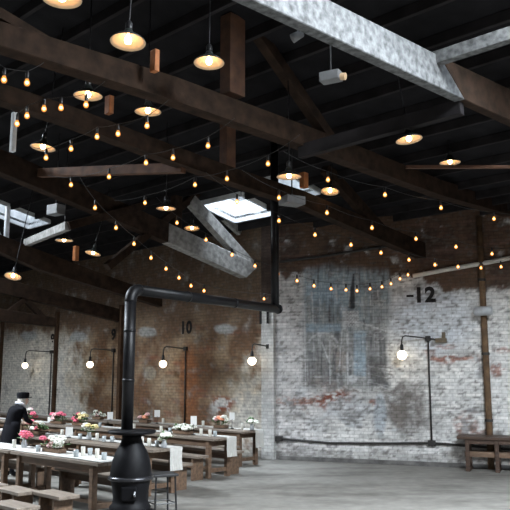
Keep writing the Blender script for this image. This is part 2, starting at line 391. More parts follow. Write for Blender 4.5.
    m = mixc(m, (0.11, 0.105, 0.10), .6 * rect(x, y, 369, 353, 388, 386, 2.5) * sm(-.5, .2, n2 + .1) + .4 * rect(x, y, 304, 360, 345, 386, 4) * sm(-.2, .4, n3))
    return mixc(c, m, e)
def wall_mesh(name, side, org, d, inn, u0, u1, z0, z1, step, mural=False, off=0.0):
    nu = int((u1 - u0) / step) + 1; nz = int((z1 - z0) / step) + 1
    me = bpy.data.meshes.new(name); vs = []; cs = []
    for j in range(nz):
        z = z0 + (z1 - z0) * j / (nz - 1)
        for i in range(nu):
            u = u0 + (u1 - u0) * i / (nu - 1)
            vs.append((u, 0.0, z))
            W = org + d * u + UP * z
            x, y = proj(W)
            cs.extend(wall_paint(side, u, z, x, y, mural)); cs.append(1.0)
    fs = [(j * nu + i, j * nu + i + 1, (j + 1) * nu + i + 1, (j + 1) * nu + i) for j in range(nz - 1) for i in range(nu - 1)]
    # give the wall a thickness: a back skin joined at the rim
    nb = len(vs); th = 0.3 if not mural else 0.006
    rim = [i for i in range(nu)] + [j * nu + nu - 1 for j in range(1, nz)] + [(nz - 1) * nu + i for i in range(nu - 2, -1, -1)] + [j * nu for j in range(nz - 2, 0, -1)]
    sgn = -1.0 if (UP.cross(d)).dot(inn) > 0 else 1.0
    for k in rim: vs.append((vs[k][0], sgn * th, vs[k][2])); cs.extend(cs[k * 4:k * 4 + 4])
    n = len(rim)
    for k in range(n): fs.append((rim[k], rim[(k + 1) % n], nb + (k + 1) % n, nb + k))
    fs.append(tuple(nb + k for k in range(n)))
    me.from_pydata(vs, [], fs); me.update()
    bm = bmesh.new(); bm.from_mesh(me); bmesh.ops.recalc_face_normals(bm, faces=bm.faces[:]); bm.to_mesh(me); bm.free()
    at = me.color_attributes.new('paint', 'FLOAT_COLOR', 'POINT'); at.data.foreach_set('color', cs)
    me.materials.append(MT['brick'])
    o = link(bpy.data.objects.new(name, me))
    o.location = org + inn * off; o.rotation_euler = (0, 0, math.atan2(d.y, d.x))
    return o
LW = 17.0; RW = 12.0
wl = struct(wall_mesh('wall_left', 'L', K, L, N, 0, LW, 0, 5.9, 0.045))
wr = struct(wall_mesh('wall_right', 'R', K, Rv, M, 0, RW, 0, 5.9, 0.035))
def wall_pt(side, x, y, off=0.0):
    return at_plane(x, y, K + (N if side == 'L' else M) * off, N if side == 'L' else M)
def wq(P): return (P - K).dot(Rv)
a = wall_pt('R', 297, 320); b = wall_pt('R', 395, 320); zt = wall_pt('R', 345, 258).z; zb = wall_pt('R', 345, 398).z
mur = wall_mesh('mural', 'R', K, Rv, M, wq(a), wq(b), zb, zt, 0.022, True, 0.008)
tag(mur, 'large faded blue grey city mural with tall spire on the white brick wall', 'mural')
# the rest of the shell (behind and beside the viewer)
PW = K + L * LW; PR = K + Rv * RW
P2 = PW + N * 31; P3 = PR + M * 24
def plain_wall(name, A, B, h):
    bm = bmesh.new(); d = (B - A); ln = d.length; d.normalize()
    c = (P2 + P3 + PW + PR) / 4; nn = Vector((-d.y, d.x, 0))
    if nn.dot(c - A) > 0: nn = -nn
    sg = 1 if Vector((-d.y, d.x, 0)).dot(nn) > 0 else -1
    box(bm, (ln / 2, 0.15 * sg, h / 2), (ln, 0.3, h))
    o = obj(name, bm, MT['plainbrick']); o.location = A; o.rotation_euler = (0, 0, math.atan2(d.y, d.x)); return struct(o)
plain_wall('wall_far_end', PW, P2, 8.3); plain_wall('wall_rear', P2, P3, 8.3); plain_wall('wall_right_side', P3, PR, 8.6)
bm = bmesh.new(); prism(bm, [K, PW, P2, P3, PR], Vector((0, 0, -0.2))); struct(obj('floor', bm, MT['floor']))
bm = bmesh.new(); zp = wall_pt('L', 268, 309).z; box(bm, (0, 0.02, (zp + 5.6) / 2), (0.34, 0.129, 5.6 - zp)); o = struct(obj('trim_2', bm, MT['plainbrick']))
o.location = K + (L - Rv).normalized() * 0.02 + (N + M).normalized() * 0.03; o.rotation_euler = (0, 0, math.atan2((Rv - L).y, (Rv - L).x))
# white corner pilaster and low ledge along the foot of the right wall
zp = wall_pt('L', 268, 309).z
bm = bmesh.new(); box(bm, (0, 0.02, zp / 2), (0.34, 0.13, zp))
me_p = obj('trim_1', bm, brick_mat('whitewashed_pilaster', False, (0.56, 0.56, 0.545))); struct(me_p)
me_p.location = K + (L - Rv).normalized() * 0.02 + (N + M).normalized() * 0.03; me_p.rotation_euler = (0, 0, math.atan2((Rv - L).y, (Rv - L).x))
bm = bmesh.new(); box(bm, (6.1, 0, 0.045), (11.7, 0.07, 0.09), bev=0.01)
bb = struct(obj('baseboard_right', bm, simple('dirty_ledge', (0.13, 0.125, 0.12), 0.9, var=0.5, scale=4)))
bb.location = K + M * 0.035; bb.rotation_euler = (0, 0, RZR)
# ------------------------------------------------------------------ roof deck with skylight holes
SKY = []   # (t0,t1,p0,p1)
def sky_from(x0, y0, w, h):
    P = at_roof(x0, y0); t, p = to_tp(P); SKY.append((t - w / 2, t + w / 2, p - h / 2, p + h / 2))
sky_from(238, 206, 1.35, 1.15)
sky_from(291, 184, 0.75, .95)
sky_from(-1, 207, 1.1, 2.4)
SKY += [(-9.4, -7.9, 6.6, 10.4), (-13.0, -10.2, 3.2, 8.2), (1.5, 6.0, 8.6, 11.4)]  # unseen skylights added to light the big beam and both walls
for s in SKY: print('sky', [round(v, 2) for v in s], [tuple(round(c) for c in proj(tp(a, b, roof_z(b)))) for a, b in ((s[0], s[2]), (s[1], s[2]), (s[1], s[3]), (s[0], s[3]))])
T0, T1, PA, PB = -21.5, 17.5, -5.5, 31.5
ts = sorted({T0, T1} | {s[0] for s in SKY} | {s[1] for s in SKY})
ps = sorted({PA, 0.0, RIDGE, PB} | {s[2] for s in SKY} | {s[3] for s in SKY})
bm = bmesh.new()
for t0, t1 in zip(ts[:-1], ts[1:]):
    for p0, p1 in zip(ps[:-1], ps[1:]):
        tc, pc = (t0 + t1) / 2, (p0 + p1) / 2
        if any(s[0] < tc < s[1] and s[2] < pc < s[3] for s in SKY): continue
        prism(bm, [tp(t0, p0, roof_z(p0)), tp(t1, p0, roof_z(p0)), tp(t1, p1, roof_z(p1)), tp(t0, p1, roof_z(p1))], Vector((0, 0, 0.06)))
ceil = struct(obj('ceiling', bm, MT['deck']))
# ceiling joists run parallel to the left wall
p = -4.0
while p < 13.5:
    segs = [(T0 + .5, T1 - .5)]
    for s in SKY:
        if s[2] - 0.06 < p < s[3] + 0.06:
            ns = []
            for a0, a1 in segs:
                if s[0] > a0 and s[1] < a1: ns += [(a0, s[0] - .06), (s[1] + .06, a1)]
                else: ns.append((a0, a1))
            segs = ns
    for a0, a1 in segs:
        # keep inside the hall: the right wall cuts the deck for p < 0
        if p < 0: a1 = min(a1, p / (Rv.dot(N)) * Rv.dot(L) - .1)
        if a1 - a0 < 0.3: continue
        bm = bmesh.new(); z = roof_z(p) - 0.075
        beam(bm, tp(a0, p, z), tp(a1, p, z), 0.07, 0.15)
        obj('joist', bm, MT['joist'], ceil)
    p += 0.72
# skylights: raised curb, frame and panes
for i, s in enumerate(SKY):
    w = link(bpy.data.objects.new('window_%d' % (i + 1), None)); struct(w)
    tc, pc = (s[0] + s[1]) / 2, (s[2] + s[3]) / 2
    w.location = tp(tc, pc, roof_z(pc))
    hgt = 0.42
    bm = bmesh.new()
    def q(t, p, dz): return tp(t, p, roof_z(p) + dz)
    for (a0, b0), (a1, b1) in (((s[0], s[2]), (s[1], s[2])), ((s[1], s[2]), (s[1], s[3])), ((s[1], s[3]), (s[0], s[3])), ((s[0], s[3]), (s[0], s[2]))):
        A = q(a0, b0, -0.1); B = q(a1, b1, -0.1); out = ((A + B) / 2 - tp(tc, pc, A.z)); out.z = 0; out = out.normalized() * 0.05
        prism(bm, [A, B, B + out, A + out], Vector((0, 0, hgt + 0.1)))
    obj('curb', bm, MT['paleboard'], w, True)
    bm = bmesh.new()
    for k in range(1, 3):
        tt = s[0] + (s[1] - s[0]) * k / 3; beam(bm, q(tt, s[2], hgt), q(tt, s[3], hgt), 0.03, 0.04)
    for k in range(1, 3):
        pp = s[2] + (s[3] - s[2]) * k / 3; beam(bm, q(s[0], pp, hgt), q(s[1], pp, hgt), 0.03, 0.04)
    obj('glazing_bar', bm, MT['metalgrey'], w, True)
    bm = bmesh.new()
    prism(bm, [q(s[0], s[2], hgt + .03), q(s[1], s[2], hgt + .03), q(s[1], s[3], hgt + .03), q(s[0], s[3], hgt + .03)], Vector((0, 0, 0.006)))
    obj('pane', bm, MT['glass'], w, True)
# daylight falling in through the skylights, the added unseen ones included
def skylight_lamp(s, energy, col=(0.90, 0.955, 1.0), spread=180):
    ld = bpy.data.lights.new('skylight_daylight', 'AREA'); ld.shape = 'RECTANGLE'
    ld.size = (s[1] - s[0]) * .96; ld.size_y = (s[3] - s[2]) * .96; ld.energy = energy; ld.color = col; ld.spread = math.radians(spread)
    o = link(bpy.data.objects.new('skylight_daylight', ld)); tc, pc = (s[0] + s[1]) / 2, (s[2] + s[3]) / 2
    o.location = tp(tc, pc, roof_z(pc) + (2.6 if energy < 300 else 0.6))
    o.rotation_euler = (0, 0, RZL)
    return o
LIGHT_E = (280, 70, 140, 90, 7400, 5800)
for s, e in zip(SKY, LIGHT_E): skylight_lamp(s, e, spread=70 if e < 300 else 180)
# ------------------------------------------------------------------ roof trusses
def plane_pt(T, x, y): return at_plane(x, y, K + L * T, L)
def member(parent, name, T, pts, m, thick=0.22):
    bm = bmesh.new(); prism(bm, [plane_pt(T, x, y) - L * thick / 2 for x, y in pts], L * thick)
    bmesh.ops.bevel(bm, geom=bm.edges[:], offset=0.01, segments=1, affect='EDGES')
    return obj(name, bm, m, parent, True)
def strut(parent, name, T, a, b, wpx, m, thick=0.16, T2=None):
    A = plane_pt(T, *a); B = plane_pt(T if T2 is None else T2, *b)
    c = (A + B) / 2; h = wpx / F * (c - CAM).length
    bm = bmesh.new(); beam(bm, A, B, thick, h); return obj(name, bm, m, parent, True)
def post(parent, T, xc, y0, y1, w, m, thick=0.2, name='post'):
    A = plane_pt(T, xc, y1); B = plane_pt(T, xc, y0); B = Vector((A.x, A.y, B.z if y0 > -100 else roof_z(to_tp(A)[1])))
    bm = bmesh.new(); wd = w / F * (A - CAM).length / 0.72
    rot = Matrix((N, L, UP)).transposed()
    box(bm, (A + B) / 2, (wd, thick, (B - A).z), rot, 0.01); return obj(name, bm, m, parent, True)
def truss(label, T, pt):
    return thing('roof_truss', label, 'roof truss', plane_pt(T, *pt), 0, 'timber roof trusses')
TG, TA, TB, TC, TD, TE = -7.75, -5.2, -3.4, 0.25, 3.0, 6.0
t = truss('pale grey lit timber truss beam crossing at the top right under the roof', TG, (400, 60))
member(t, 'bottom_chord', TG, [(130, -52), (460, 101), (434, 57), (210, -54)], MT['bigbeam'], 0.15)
o = member(t, 'shaded_chord', TG, [(460, 101), (434, 57), (585, 128), (585, 158)], MT['timber'], 0.15); o['label'] = 'shaded end of the beam, coloured dark'  # lit and shaded lengths of one chord, coloured apart at the shadow edge
t = truss('dark timber truss with square king post, second truss beam from the top', TA, (215, 110))
member(t, 'bottom_chord', TA, [(-30, 41), (170, 103), (327, 157), (439, 197), (530, 222), (530, 208), (439, 182), (327, 137), (170, 79), (-30, 16)], MT['timber'])
post(t, TA, 232.5, -170, 96, 15, MT['rust'], 0.2, 'king_post')
post(t, TA, 426, 146, 161, 5, MT['orange'], 0.12, 'hanger')
post(t, TA - .35, 154.5, 50, 72, 4, MT['orange'], 0.1, 'hanger')
strut(t, 'web_strut', TA, (235, 0), (330, 140), 11, MT['timber'])
strut(t, 'web_strut', TA, (-20, 5), (100, 76), 10, MT['timber'])
t = truss('dark timber truss beam running below the king post above string lights, third from the top', TB, (120, 140))
member(t, 'bottom_chord', TB, [(-30, 94), (67, 125), (164, 161), (230, 184), (300, 207), (397, 249), (430, 262), (430, 247), (300, 192), (230, 169), (164, 145), (67, 108), (-30, 76)], MT['timber'])
post(t, TB, 227.5, 108, 168, 9, MT['rust'], 0.18, 'king_post')
strut(t, 'web_strut', TB, (325, 168), (386, 236), 11, MT['timber'])
post(t, TB, 304, 173, 188, 5, MT['orange'], 0.12, 'hanger')
post(t, TB, 109, 96, 114, 4, MT['orange'], 0.12, 'hanger')
post(t, TB, 12.5, 112, 152, 3, MT['paleboard'], 0.08, 'hanger')  # daylight on this board put into its pale colour
t = truss('timber truss whose end is lit pale by the square skylight', TC, (250, 270))
member(t, 'bottom_chord', TC, [(-30, 162), (130, 228), (165, 243), (166, 224), (130, 208), (-30, 138)], MT['timber'], 0.24)
o = member(t, 'chord_end', TC, [(165, 243), (243, 278), (254, 268), (248, 262), (166, 224)], MT['grey'], 0.24); o['label'] = 'pale skylit end of the chord'  # skylight brightness put into the pale colour of this end
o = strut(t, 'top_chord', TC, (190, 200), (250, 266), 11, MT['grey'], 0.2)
strut(t, 'web_strut', TC, (107, 267), (206, 186), 7, MT['timber'])
post(t, TC, 176, 196, 232, 7, MT['timber'], 0.16)
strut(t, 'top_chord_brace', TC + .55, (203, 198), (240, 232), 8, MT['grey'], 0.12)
t = truss('dark timber truss beam low at the left, behind the pale brace', TD, (60, 265))
member(t, 'bottom_chord', TD, [(-30, 240), (38, 270), (94, 287), (160, 307), (160, 296), (94, 272), (30, 248), (-30, 224)], MT['timber'])
post(t, TD, 75.5, 246, 261, 3, MT['orange'], 0.12, 'hanger')
post(t, TD, 6, 206, 242, 3, MT['paleboard'], 0.08)
strut(t, 'web_strut', TD, (-20, 200), (4, 246), 4, MT['paleboard'], .1)
t = truss('lowest dark timber truss at the far left above the first brick bays', TE, (30, 300))
member(t, 'bottom_chord', TE, [(-30, 318), (54, 327), (54, 318), (-30, 304)], MT['timber'], 0.24)
strut(t, 'top_chord', TE, (-30, 278), (120, 316), 13, MT['timber'], 0.2)
strut(t, 'web_strut', TE, (20, 294), (45, 320), 5, MT['timber'], .14)
strut(t, 'web_strut', TE, (30, 295), (2, 317), 5, MT['timber'], .14)
# purlins between the trusses
def purlin(label, A, B, w, h, m):
    bm = bmesh.new(); beam(bm, A, B, w, h); o = obj('purlin', bm, m); recenter(o, (A + B) / 2); return tag(o, label, 'roof beam', 'purlins between the trusses')
A = plane_pt(TG, 433, 60); B = A - L * 3.6
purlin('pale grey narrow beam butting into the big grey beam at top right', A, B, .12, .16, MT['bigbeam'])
A = plane_pt(TG, 462, 107); B = plane_pt(TA, 300, 152)
purlin('dark beam between the grey beam and the second truss, left of the lamp', A, B, .12, .2, MT['joist'])
A = plane_pt(TB, 184, 168); B = plane_pt(TC - .2, 40, 173)
purlin('brown horizontal timber over the string lights, left of the skylight', A, B, .12, .16, MT['rust'])
A = plane_pt(TC - .2, 143, 206); B = plane_pt(TC - .2, 68, 226); B2 = plane_pt(TD, 26, 243)
purlin('dim timber brace running up to the lit truss', A, B, .12, .16, MT['timber'])
purlin('pale lit brace at far left below the grey box', B, B2, .12, .16, MT['grey'])  # lit length of the same brace, daylight put into its colour
purlin('thin brown tie crossing before the small pendant lamp at right', at_y(406, 167, 11.0), at_y(545, 167, 11.3), .06, .05, MT['rust'])
# ------------------------------------------------------------------ pendant lamps
def pendant_proto():
    o = thing('pendant_lamp', '', 'pendant lamp')
    bm = bmesh.new()
    prof = [(0.035, 0.13), (0.05, 0.10), (0.06, 0.075), (0.10, 0.055), (0.15, 0.022), (0.178, -0.004), (0.182, -0.012)]
    lathe(bm, prof + [(0.176, -0.014), (0.148, 0.014), (0.10, 0.045), (0.058, 0.065), (0.03, 0.09)], 28, close=True)
    obj('shade', bm, MT['enamel'], o, smooth=True)
    bm = bmesh.new(); lathe(bm, [(0.1785, -0.0135), (0.174, -0.016), (0.146, 0.012), (0.099, 0.0425), (0.056, 0.062), (0.028, 0.085)], 28, close=False)
    obj('shade_lining', bm, MT['lining'], o, smooth=True)
    bm = bmesh.new(); lathe(bm, [(0.034, 0.12), (0.038, 0.15), (0.036, 0.2), (0.02, 0.225), (0.008, 0.23)], 16)
    obj('socket', bm, MT['blackmetal'], o, smooth=True)
    bm = bmesh.new(); lathe(bm, [(0.012, 0.085), (0.016, 0.06), (0.034, 0.025), (0.038, 0.002), (0.03, -0.022), (0.008, -0.036)], 16)
    obj('bulb', bm, MT['lampbulb'], o, smooth=True)
    return o
LAMPS = [  # px, py of the rim, rim width in px, label
    (62, -2, 40, 'pendant lamp cut by the top edge at left, its bulb glaring'),
    (128, 41, 36, 'large dish pendant lamp high at left, seen from below'),
    (209, 62, 31, 'dish pendant lamp half hidden by the king post'),
    (88, 95, 29, 'dish pendant lamp above the upper left string lights'),
    (148, 111, 27, 'flat dish pendant lamp under the second truss beam'),
    (43, 147, 25, 'dish pendant lamp with dark socket, left, between two truss beams'),
    (-1, 128, 17, 'pendant lamp cut by the left edge of the view'),
    (166, 208, 20, 'pendant lamp left of the skylight under the third truss'),
    (192, 228, 16, 'pendant lamp just beside the pale lit truss end'),
    (64, 240, 18, 'small far pendant lamp below the pale brace'),
    (93, 253, 16, 'small tilted far pendant lamp right of a short brown hanger'),
    (13, 276, 17, 'far pendant lamp lowest at the left edge'),
    (289, 176, 25, 'pendant lamp in front of the small bright skylight'),
    (330, 191, 19, 'pendant lamp cut by a dark timber right of the grey box'),
    (409, 139, 27, 'dish pendant lamp below the big grey beam at right'),
    (450, 162, 21, 'small pendant lamp to the right of the short orange hanger'),
]
pp = pendant_proto()
for i, (x, y, w, lb) in enumerate(LAMPS):
    d = F * 0.364 / w * (CT - (255 - y) / F * ST)
    P = at_y(x, y, d)
    o = place(pp, i > 0, P, 0, lb, 'dish pendant lamps under the roof')
    tl = {128: (-.10, .02), 209: (-.06, 0), 13: (-.35, .05), 192: (-.12, 0), 330: (-.2, .1), 43: (-.05, .10), 93: (-.16, .18), 409: (-.05, -.12)}.get(x, (0, 0)); o.rotation_euler = (tl[0], tl[1], 0)
    zr = roof_z(to_tp(P)[1]) - P.z
    bm = bmesh.new(); tube(bm, [(0, 0, .22), (0, 0, zr * .5), (0, 0, zr)], 0.009, 6)
    c = obj('cord', bm, MT['blackmetal'], o)
# ------------------------------------------------------------------ string lights
bulb_me = None
def string_lights(label, pts, d0, d1, ends=()):
    global bulb_me
    (x0, y0), (x1, y1) = pts[0], pts[-1]
    A = at_y(x0, y0, d0); B = at_y(x1, y1, d1); h = (B - A); h.z = 0; nn = h.cross(UP).normalized()
    W = [at_plane(x, y, A, nn) for x, y in pts]
    o = thing('string_lights', label, 'string lights', W[0], 0, 'strings of bare bulbs under the roof')
    drop = 0.13
    path = [w + UP * drop for w in W]
    pre = path[0] + (path[0] - path[1]) * 0.7 + UP * .12; suf = path[-1] + (path[-1] - path[-2]) * 0.7 + UP * .12
    path = [pre] + path + [suf]
    fine = []
    for i in range(len(path) - 1):
        a, b = path[i], path[i + 1]; sag = min(.05, (b - a).length * .03)
        for k in range(4): f = k / 4; fine.append(a.lerp(b, f) - UP * sag * 4 * f * (1 - f))
    fine.append(path[-1])
    bm = bmesh.new(); tube(bm, fine, 0.004, 5); obj('wire', bm, MT['blackmetal'], o, True)
    if bulb_me is None:
        bm = bmesh.new(); lathe(bm, [(0.015, 0.05), (0.020, 0.032), (0.031, 0.006), (0.030, -0.012), (0.020, -0.028), (0.005, -0.034)], 14)
        nf = len(bm.faces); ball(bm, (0, 0, .004), .0185, 2)
        bm.faces.ensure_lookup_table()
        for f in bm.faces[nf:]: f.material_index = 1
        b0 = obj('bulb', bm, [MT['bulb'], MT['filament']], smooth=True); bm = bmesh.new(); lathe(bm, [(0.017, 0.045), (0.019, 0.06), (0.019, 0.11), (0.007, 0.135)], 10)
        s0 = obj('socket', bm, MT['blackmetal'], smooth=True); bulb_me = (s0.data, b0.data)
        bpy.data.objects.remove(b0); bpy.data.objects.remove(s0)
    for w in W:
        s = link(bpy.data.objects.new('socket', bulb_me[0])); s.parent = o; s.location = w - W[0]
        b = link(bpy.data.objects.new('bulb', bulb_me[1])); b.parent = s
    return o
string_lights('string of lights at the upper left edge with two bulbs', [(-18, 78), (4, 80), (27, 83), (47, 88)][1:3], 7.2, 7.3)
string_lights('string of five bulbs below the leftmost truss beams', [(17, 124), (27, 116), (44, 109), (61, 108), (86, 105)], 8.3, 7.9)
string_lights('string of bulbs rising to the flat dish lamp', [(46, 158), (71, 149), (97, 137), (118, 134), (147, 126)], 9.6, 8.5)
string_lights('string of bulbs rising from far left past the brown timber', [(71, 185), (109, 177), (146, 163), (173, 158), (208, 146)], 11.2, 9.3)
string_lights('string of bulbs rising over the skylight', [(145, 203), (195, 185), (227, 179), (268, 164)], 12.2, 10.1)
string_lights('string of bulbs falling steeply towards the stovepipe', [(95, 208), (116, 228), (134, 244), (151, 258), (166, 269), (179, 278), (191, 286), (204, 291), (264, 299)], 11.6, 17.0)
string_lights('long sagging string of bulbs crossing above the mural', [(177, 223), (206, 240), (232, 255), (255, 266), (278, 274), (297, 281), (314, 286), (331, 289), (346, 290), (357, 291), (370, 289), (382, 287), (391, 284), (400, 279), (408, 275)], 13.2, 16.35)
string_lights('string of bulbs from the skylight to the pale wall pipe', [(237, 202), (279, 221), (315, 235), (351, 245), (381, 253), (409, 260), (435, 265), (458, 267), (481, 268), (501, 267)], 11.6, 15.4)
string_lights('string of bulbs above the pale pipe on the right wall', [(279, 198), (327, 213), (372, 228), (416, 239), (456, 247), (492, 254)], 11.0, 14.6)
string_lights('highest string of bulbs at the right', [(328, 180), (385, 195), (441, 208), (494, 219)], 10.6, 13.0)
# ------------------------------------------------------------------ boxes and spotlights on the trusses
def ceiling_box(name, label, cat, P, size, rz, m, extra=None):
    o = thing(name, label, cat, P, rz)
    bm = bmesh.new(); box(bm, (0, 0, 0), size, bev=.015); obj('housing', bm, m, o)
    zr = roof_z(to_tp(Vector(P))[1]) - P.z
    bm = bmesh.new(); tube(bm, [(0, 0, size[2] / 2 - .01), (0, 0, zr)], .012, 6); obj('hanger_rod', bm, MT['blackmetal'], o)
    if extra: extra(o)
    return o
def lens(o):
    bm = bmesh.new(); tube(bm, [(.13, 0, -.02), (.19, 0, -.03)], .045, 12); obj('lamp_head', bm, MT['lining'], o)
ceiling_box('emergency_light', 'grey emergency light box hung below the big grey beam', 'emergency light', at_y(331, 77, 8.6), (.26, .16, .12), -.5, MT['boxgrey'], lens)
ceiling_box('loudspeaker', 'grey box under the small bright skylight, beside a pendant lamp', 'loudspeaker', at_y(292, 201, 12.2), (.36, .3, .14), .5, MT['boxgrey'])
ceiling_box('loudspeaker', 'grey box hung in the dark at far left above the pale brace', 'loudspeaker', at_y(56, 210, 14.2), (.3, .22, .2), -.6, MT['boxgrey'])
P = at_y(297, 36, 7.2); o = thing('spotlight', 'small grey spotlight clamped under the big grey beam', 'spotlight', P, 0)
bm = bmesh.new(); tube(bm, [(-.05, 0, -.03), (.0, 0, .0), (.06, .02, .03)], [.05, .045, .03], 12); obj('lamp_head', bm, MT['boxgrey'], o, smooth=True)
bm = bmesh.new(); tube(bm, [(0, 0, .02), (.02, .0, .1), (.02, .03, .16)], .012, 6); obj('bracket', bm, MT['boxgrey'], o)
# ------------------------------------------------------------------ things on the walls
def wall_basis(side): return (L, N) if side == 'L' else (Rv, M)
def vert_on_wall(side, x, y0, y1, off):
    A = wall_pt(side, x, y0, off); zb = wall_pt(side, x, y1, off).z; return A, Vector((A.x, A.y, zb))
# rusty timber columns / pipes against the walls
for (side, xt, yt, yb, w, lb) in (('L', 57.5, 312, 443, .12, 'brown timber column on the wall between numbers 8 and 9'),
                                   ('L', 3, 318, 437, .11, 'brown timber column on the far left edge of the wall'),
                                   ('L', 122, 305, 448, .14, 'brown timber column on the wall behind the stovepipe')):
    A, B = vert_on_wall(side, xt, yt, 300, w / 2); B.z = 0.0
    A.z = min(A.z, 5.4)
    bm = bmesh.new(); rot = Matrix((wall_basis(side)[0], wall_basis(side)[1], UP)).transposed()
    box(bm, ((A.x), A.y, A.z / 2), (w, w * .9, A.z), rot, .01)
    o = obj('wall_column', bm, MT['column']); recenter(o, B); tag(o, lb, 'column', 'columns on the left wall')
A = wall_pt('R', 478, 200, .07)
bm = bmesh.new(); tube(bm, [(A.x, A.y, 0.0), (A.x, A.y, 1.2), (A.x, A.y, 1.25), (A.x, A.y, 2.6), (A.x, A.y, 2.64), (A.x, A.y, 5.4)], [.07, .07, .07, .068, .068, .066], 12)
pipe_o = thing('drainpipe', 'tall rusty brown pipe on the right wall behind the dark table', 'pipe', (A.x, A.y, 0))
obj('pipe', bm, simple('rusty_pipe', (0.12, 0.07, 0.035), .8, var=.5, scale=6), pipe_o, True, True)
for z in (1.0, 2.4, 4.0):
    bm = bmesh.new(); lathe(bm, [(.075, -.03), (.085, -.025), (.085, .025), (.075, .03)], 14, (A.x, A.y, z)); obj('collar', bm, MT['conduit'], pipe_o, True)
# grey hood on the pipe
P = wall_pt('R', 483, 311, .24); o = thing('wall_floodlight', 'pale grey metal housing mounted across the rusty pipe on the right wall', 'floodlight', P, RZR)
bm = bmesh.new(); lathe(bm, [(.02, -.2), (.07, -.19), (.10, -.15), (.10, .15), (.07, .19), (.02, .2)], 18)
bm.transform(Matrix.Rotation(PI / 2, 4, 'Y')); obj('housing', bm, MT['metalgrey'], o, smooth=True)
bm = bmesh.new(); sgn = 1 if Vector((-Rv.y, Rv.x, 0)).dot(M) < 0 else -1
tube(bm, [(0, 0, 0), (0, sgn * .12, 0)], .03, 8); obj('bracket', bm, MT['conduit'], o)
# stencilled numbers
def number(txt, side, x, y, hpx, label, wob=0.012):
    cu = bpy.data.curves.new('n', 'FONT'); cu.body = txt; cu.align_x = 'CENTER'; cu.align_y = 'CENTER'; cu.size = 1.0; cu.offset = 0.045; cu.extrude = .002; cu.space_character = 1.1
    to = link(bpy.data.objects.new('n', cu)); dg = bpy.context.evaluated_depsgraph_get(); me = bpy.data.meshes.new_from_object(to.evaluated_get(dg))
    bpy.data.objects.remove(to); bpy.data.curves.remove(cu)
    ys = [v.co.y for v in me.vertices]; hh = max(ys) - min(ys)
    P = wall_pt(side, x, y, .012); s = hpx / F * (P - CAM).length / hh
    d, nn = wall_basis(side); dd = -d if side == 'L' else d
    me.transform(Matrix.Scale(s, 4))
    rot = Matrix((dd, UP, nn)).transposed()
    me.transform(rot.to_4x4())
    me.materials.append(MT['stencil'])
    o = link(bpy.data.objects.new('painted_number', me)); o.location = P
    return tag(o, label, 'painted number', 'bay numbers stencilled on the walls')
number('8', 'L', 52.5, 340, 11, 'black number 8 stencilled high on the brick wall')
number('9', 'L', 113.5, 335, 11.5, 'black number 9 stencilled high on the brick wall beside the stovepipe')
number('10', 'L', 186, 328, 13, 'black number 10 stencilled high on the brick wall')
number('11', 'L', 266.5, 318, 13.5, 'black number 11 stencilled on the white corner pilaster').location += (N + M).normalized() * .11
number('12', 'R', 424.5, 295.5, 15.5, 'black number 12 stencilled high on the right brick wall')
bm = bmesh.new(); box(bm, (0, 0, 0), (.16, .004, .05)); o = obj('painted_dash', bm, MT['stencil']); o.location = wall_pt('R', 410, 296, .012); o.rotation_euler = (0, 0, RZR)
tag(o, 'short black dash stencilled just left of number 12', 'painted mark')
# wall lamps with conduit
def wall_lamp(label, side, xc, yj, bx, by, r, zb=0.35, ytop=None, stub=None):
    d, nn = wall_basis(side)
    J = wall_pt(side, xc, yj, .04)
    o = thing('wall_lamp', label, 'wall lamp', Vector((J.x, J.y, zb)), 0, 'globe lamps on the brick walls')
    bm = bmesh.new(); tube(bm, [(J.x, J.y, zb), (J.x, J.y, (J.z + zb) / 2), J], .019, 8); obj('conduit', bm, MT['conduit'], o, True, True)
    bm = bmesh.new(); rot = Matrix((d, nn, UP)).transposed(); box(bm, J, (.11, .09, .11), rot, .012); obj('junction_box', bm, MT['conduit'], o, True)
    B = wall_pt(side, bx, by, .04)
    # the arm leans out from the wall towards the room and to the left
    if side == 'L': outv = 0.42
    else: outv = 0.30
    B = at_plane(bx, by, K + nn * (.04 + outv), nn)
    top = Vector((B.x, B.y, J.z + 0.03))
    dirv = (top - J); pts = [J, J + dirv * .5 + UP * .02, J + dirv * .86 + UP * .03, J + dirv * .96 + UP * .0, Vector((B.x, B.y, J.z - .07)), Vector((B.x, B.y, B.z + .2))]
    bm = bmesh.new(); tube(bm, pts, .016, 8); obj('arm', bm, MT['conduit'], o, True, True)
    bm = bmesh.new(); lathe(bm, [(.018, .24), (.035, .22), (.042, .12), (.05, r * .8)], 14, B); obj('socket', bm, MT['blackmetal'], o, True, True)
    bm = bmesh.new(); ball(bm, B, r, 3); obj('bulb', bm, MT['globe'], o, True, True)
    if stub:
        E = wall_pt(side, stub[0], stub[1], .05); bm = bmesh.new(); tube(bm, [J, (J + E) / 2, E], .016, 8); obj('stub_pipe', bm, MT['conduit'], o, True)
        bm = bmesh.new(); box(bm, E + UP * -.01, (.24, .12, .1), rot, .01); box(bm, E + d * .06 + UP * .1, (.07, .08, .14), rot, .01); obj('bracket', bm, simple('brass_bracket', (.14, .11, .07), .6), o, True)
    return o
wall_lamp('globe lamp on conduit arm beneath number 8', 'L', 51.5, 352, 25, 365.5, 0.1)
wall_lamp('globe lamp on conduit arm beneath number 9', 'L', 113.5, 350.5, 90, 364.5, 0.1)
wall_lamp('globe lamp on conduit arm beneath number 10', 'L', 185.5, 348.7, 163, 364, 0.1)
wall_lamp('globe lamp on conduit arm by the corner pilaster', 'L', 268, 346.5, 252, 361, 0.1)
wall_lamp('globe lamp on conduit arm right of the mural beneath number 12', 'R', 428, 338.5, 402, 355, .105, zb=.42, stub=(441, 340))
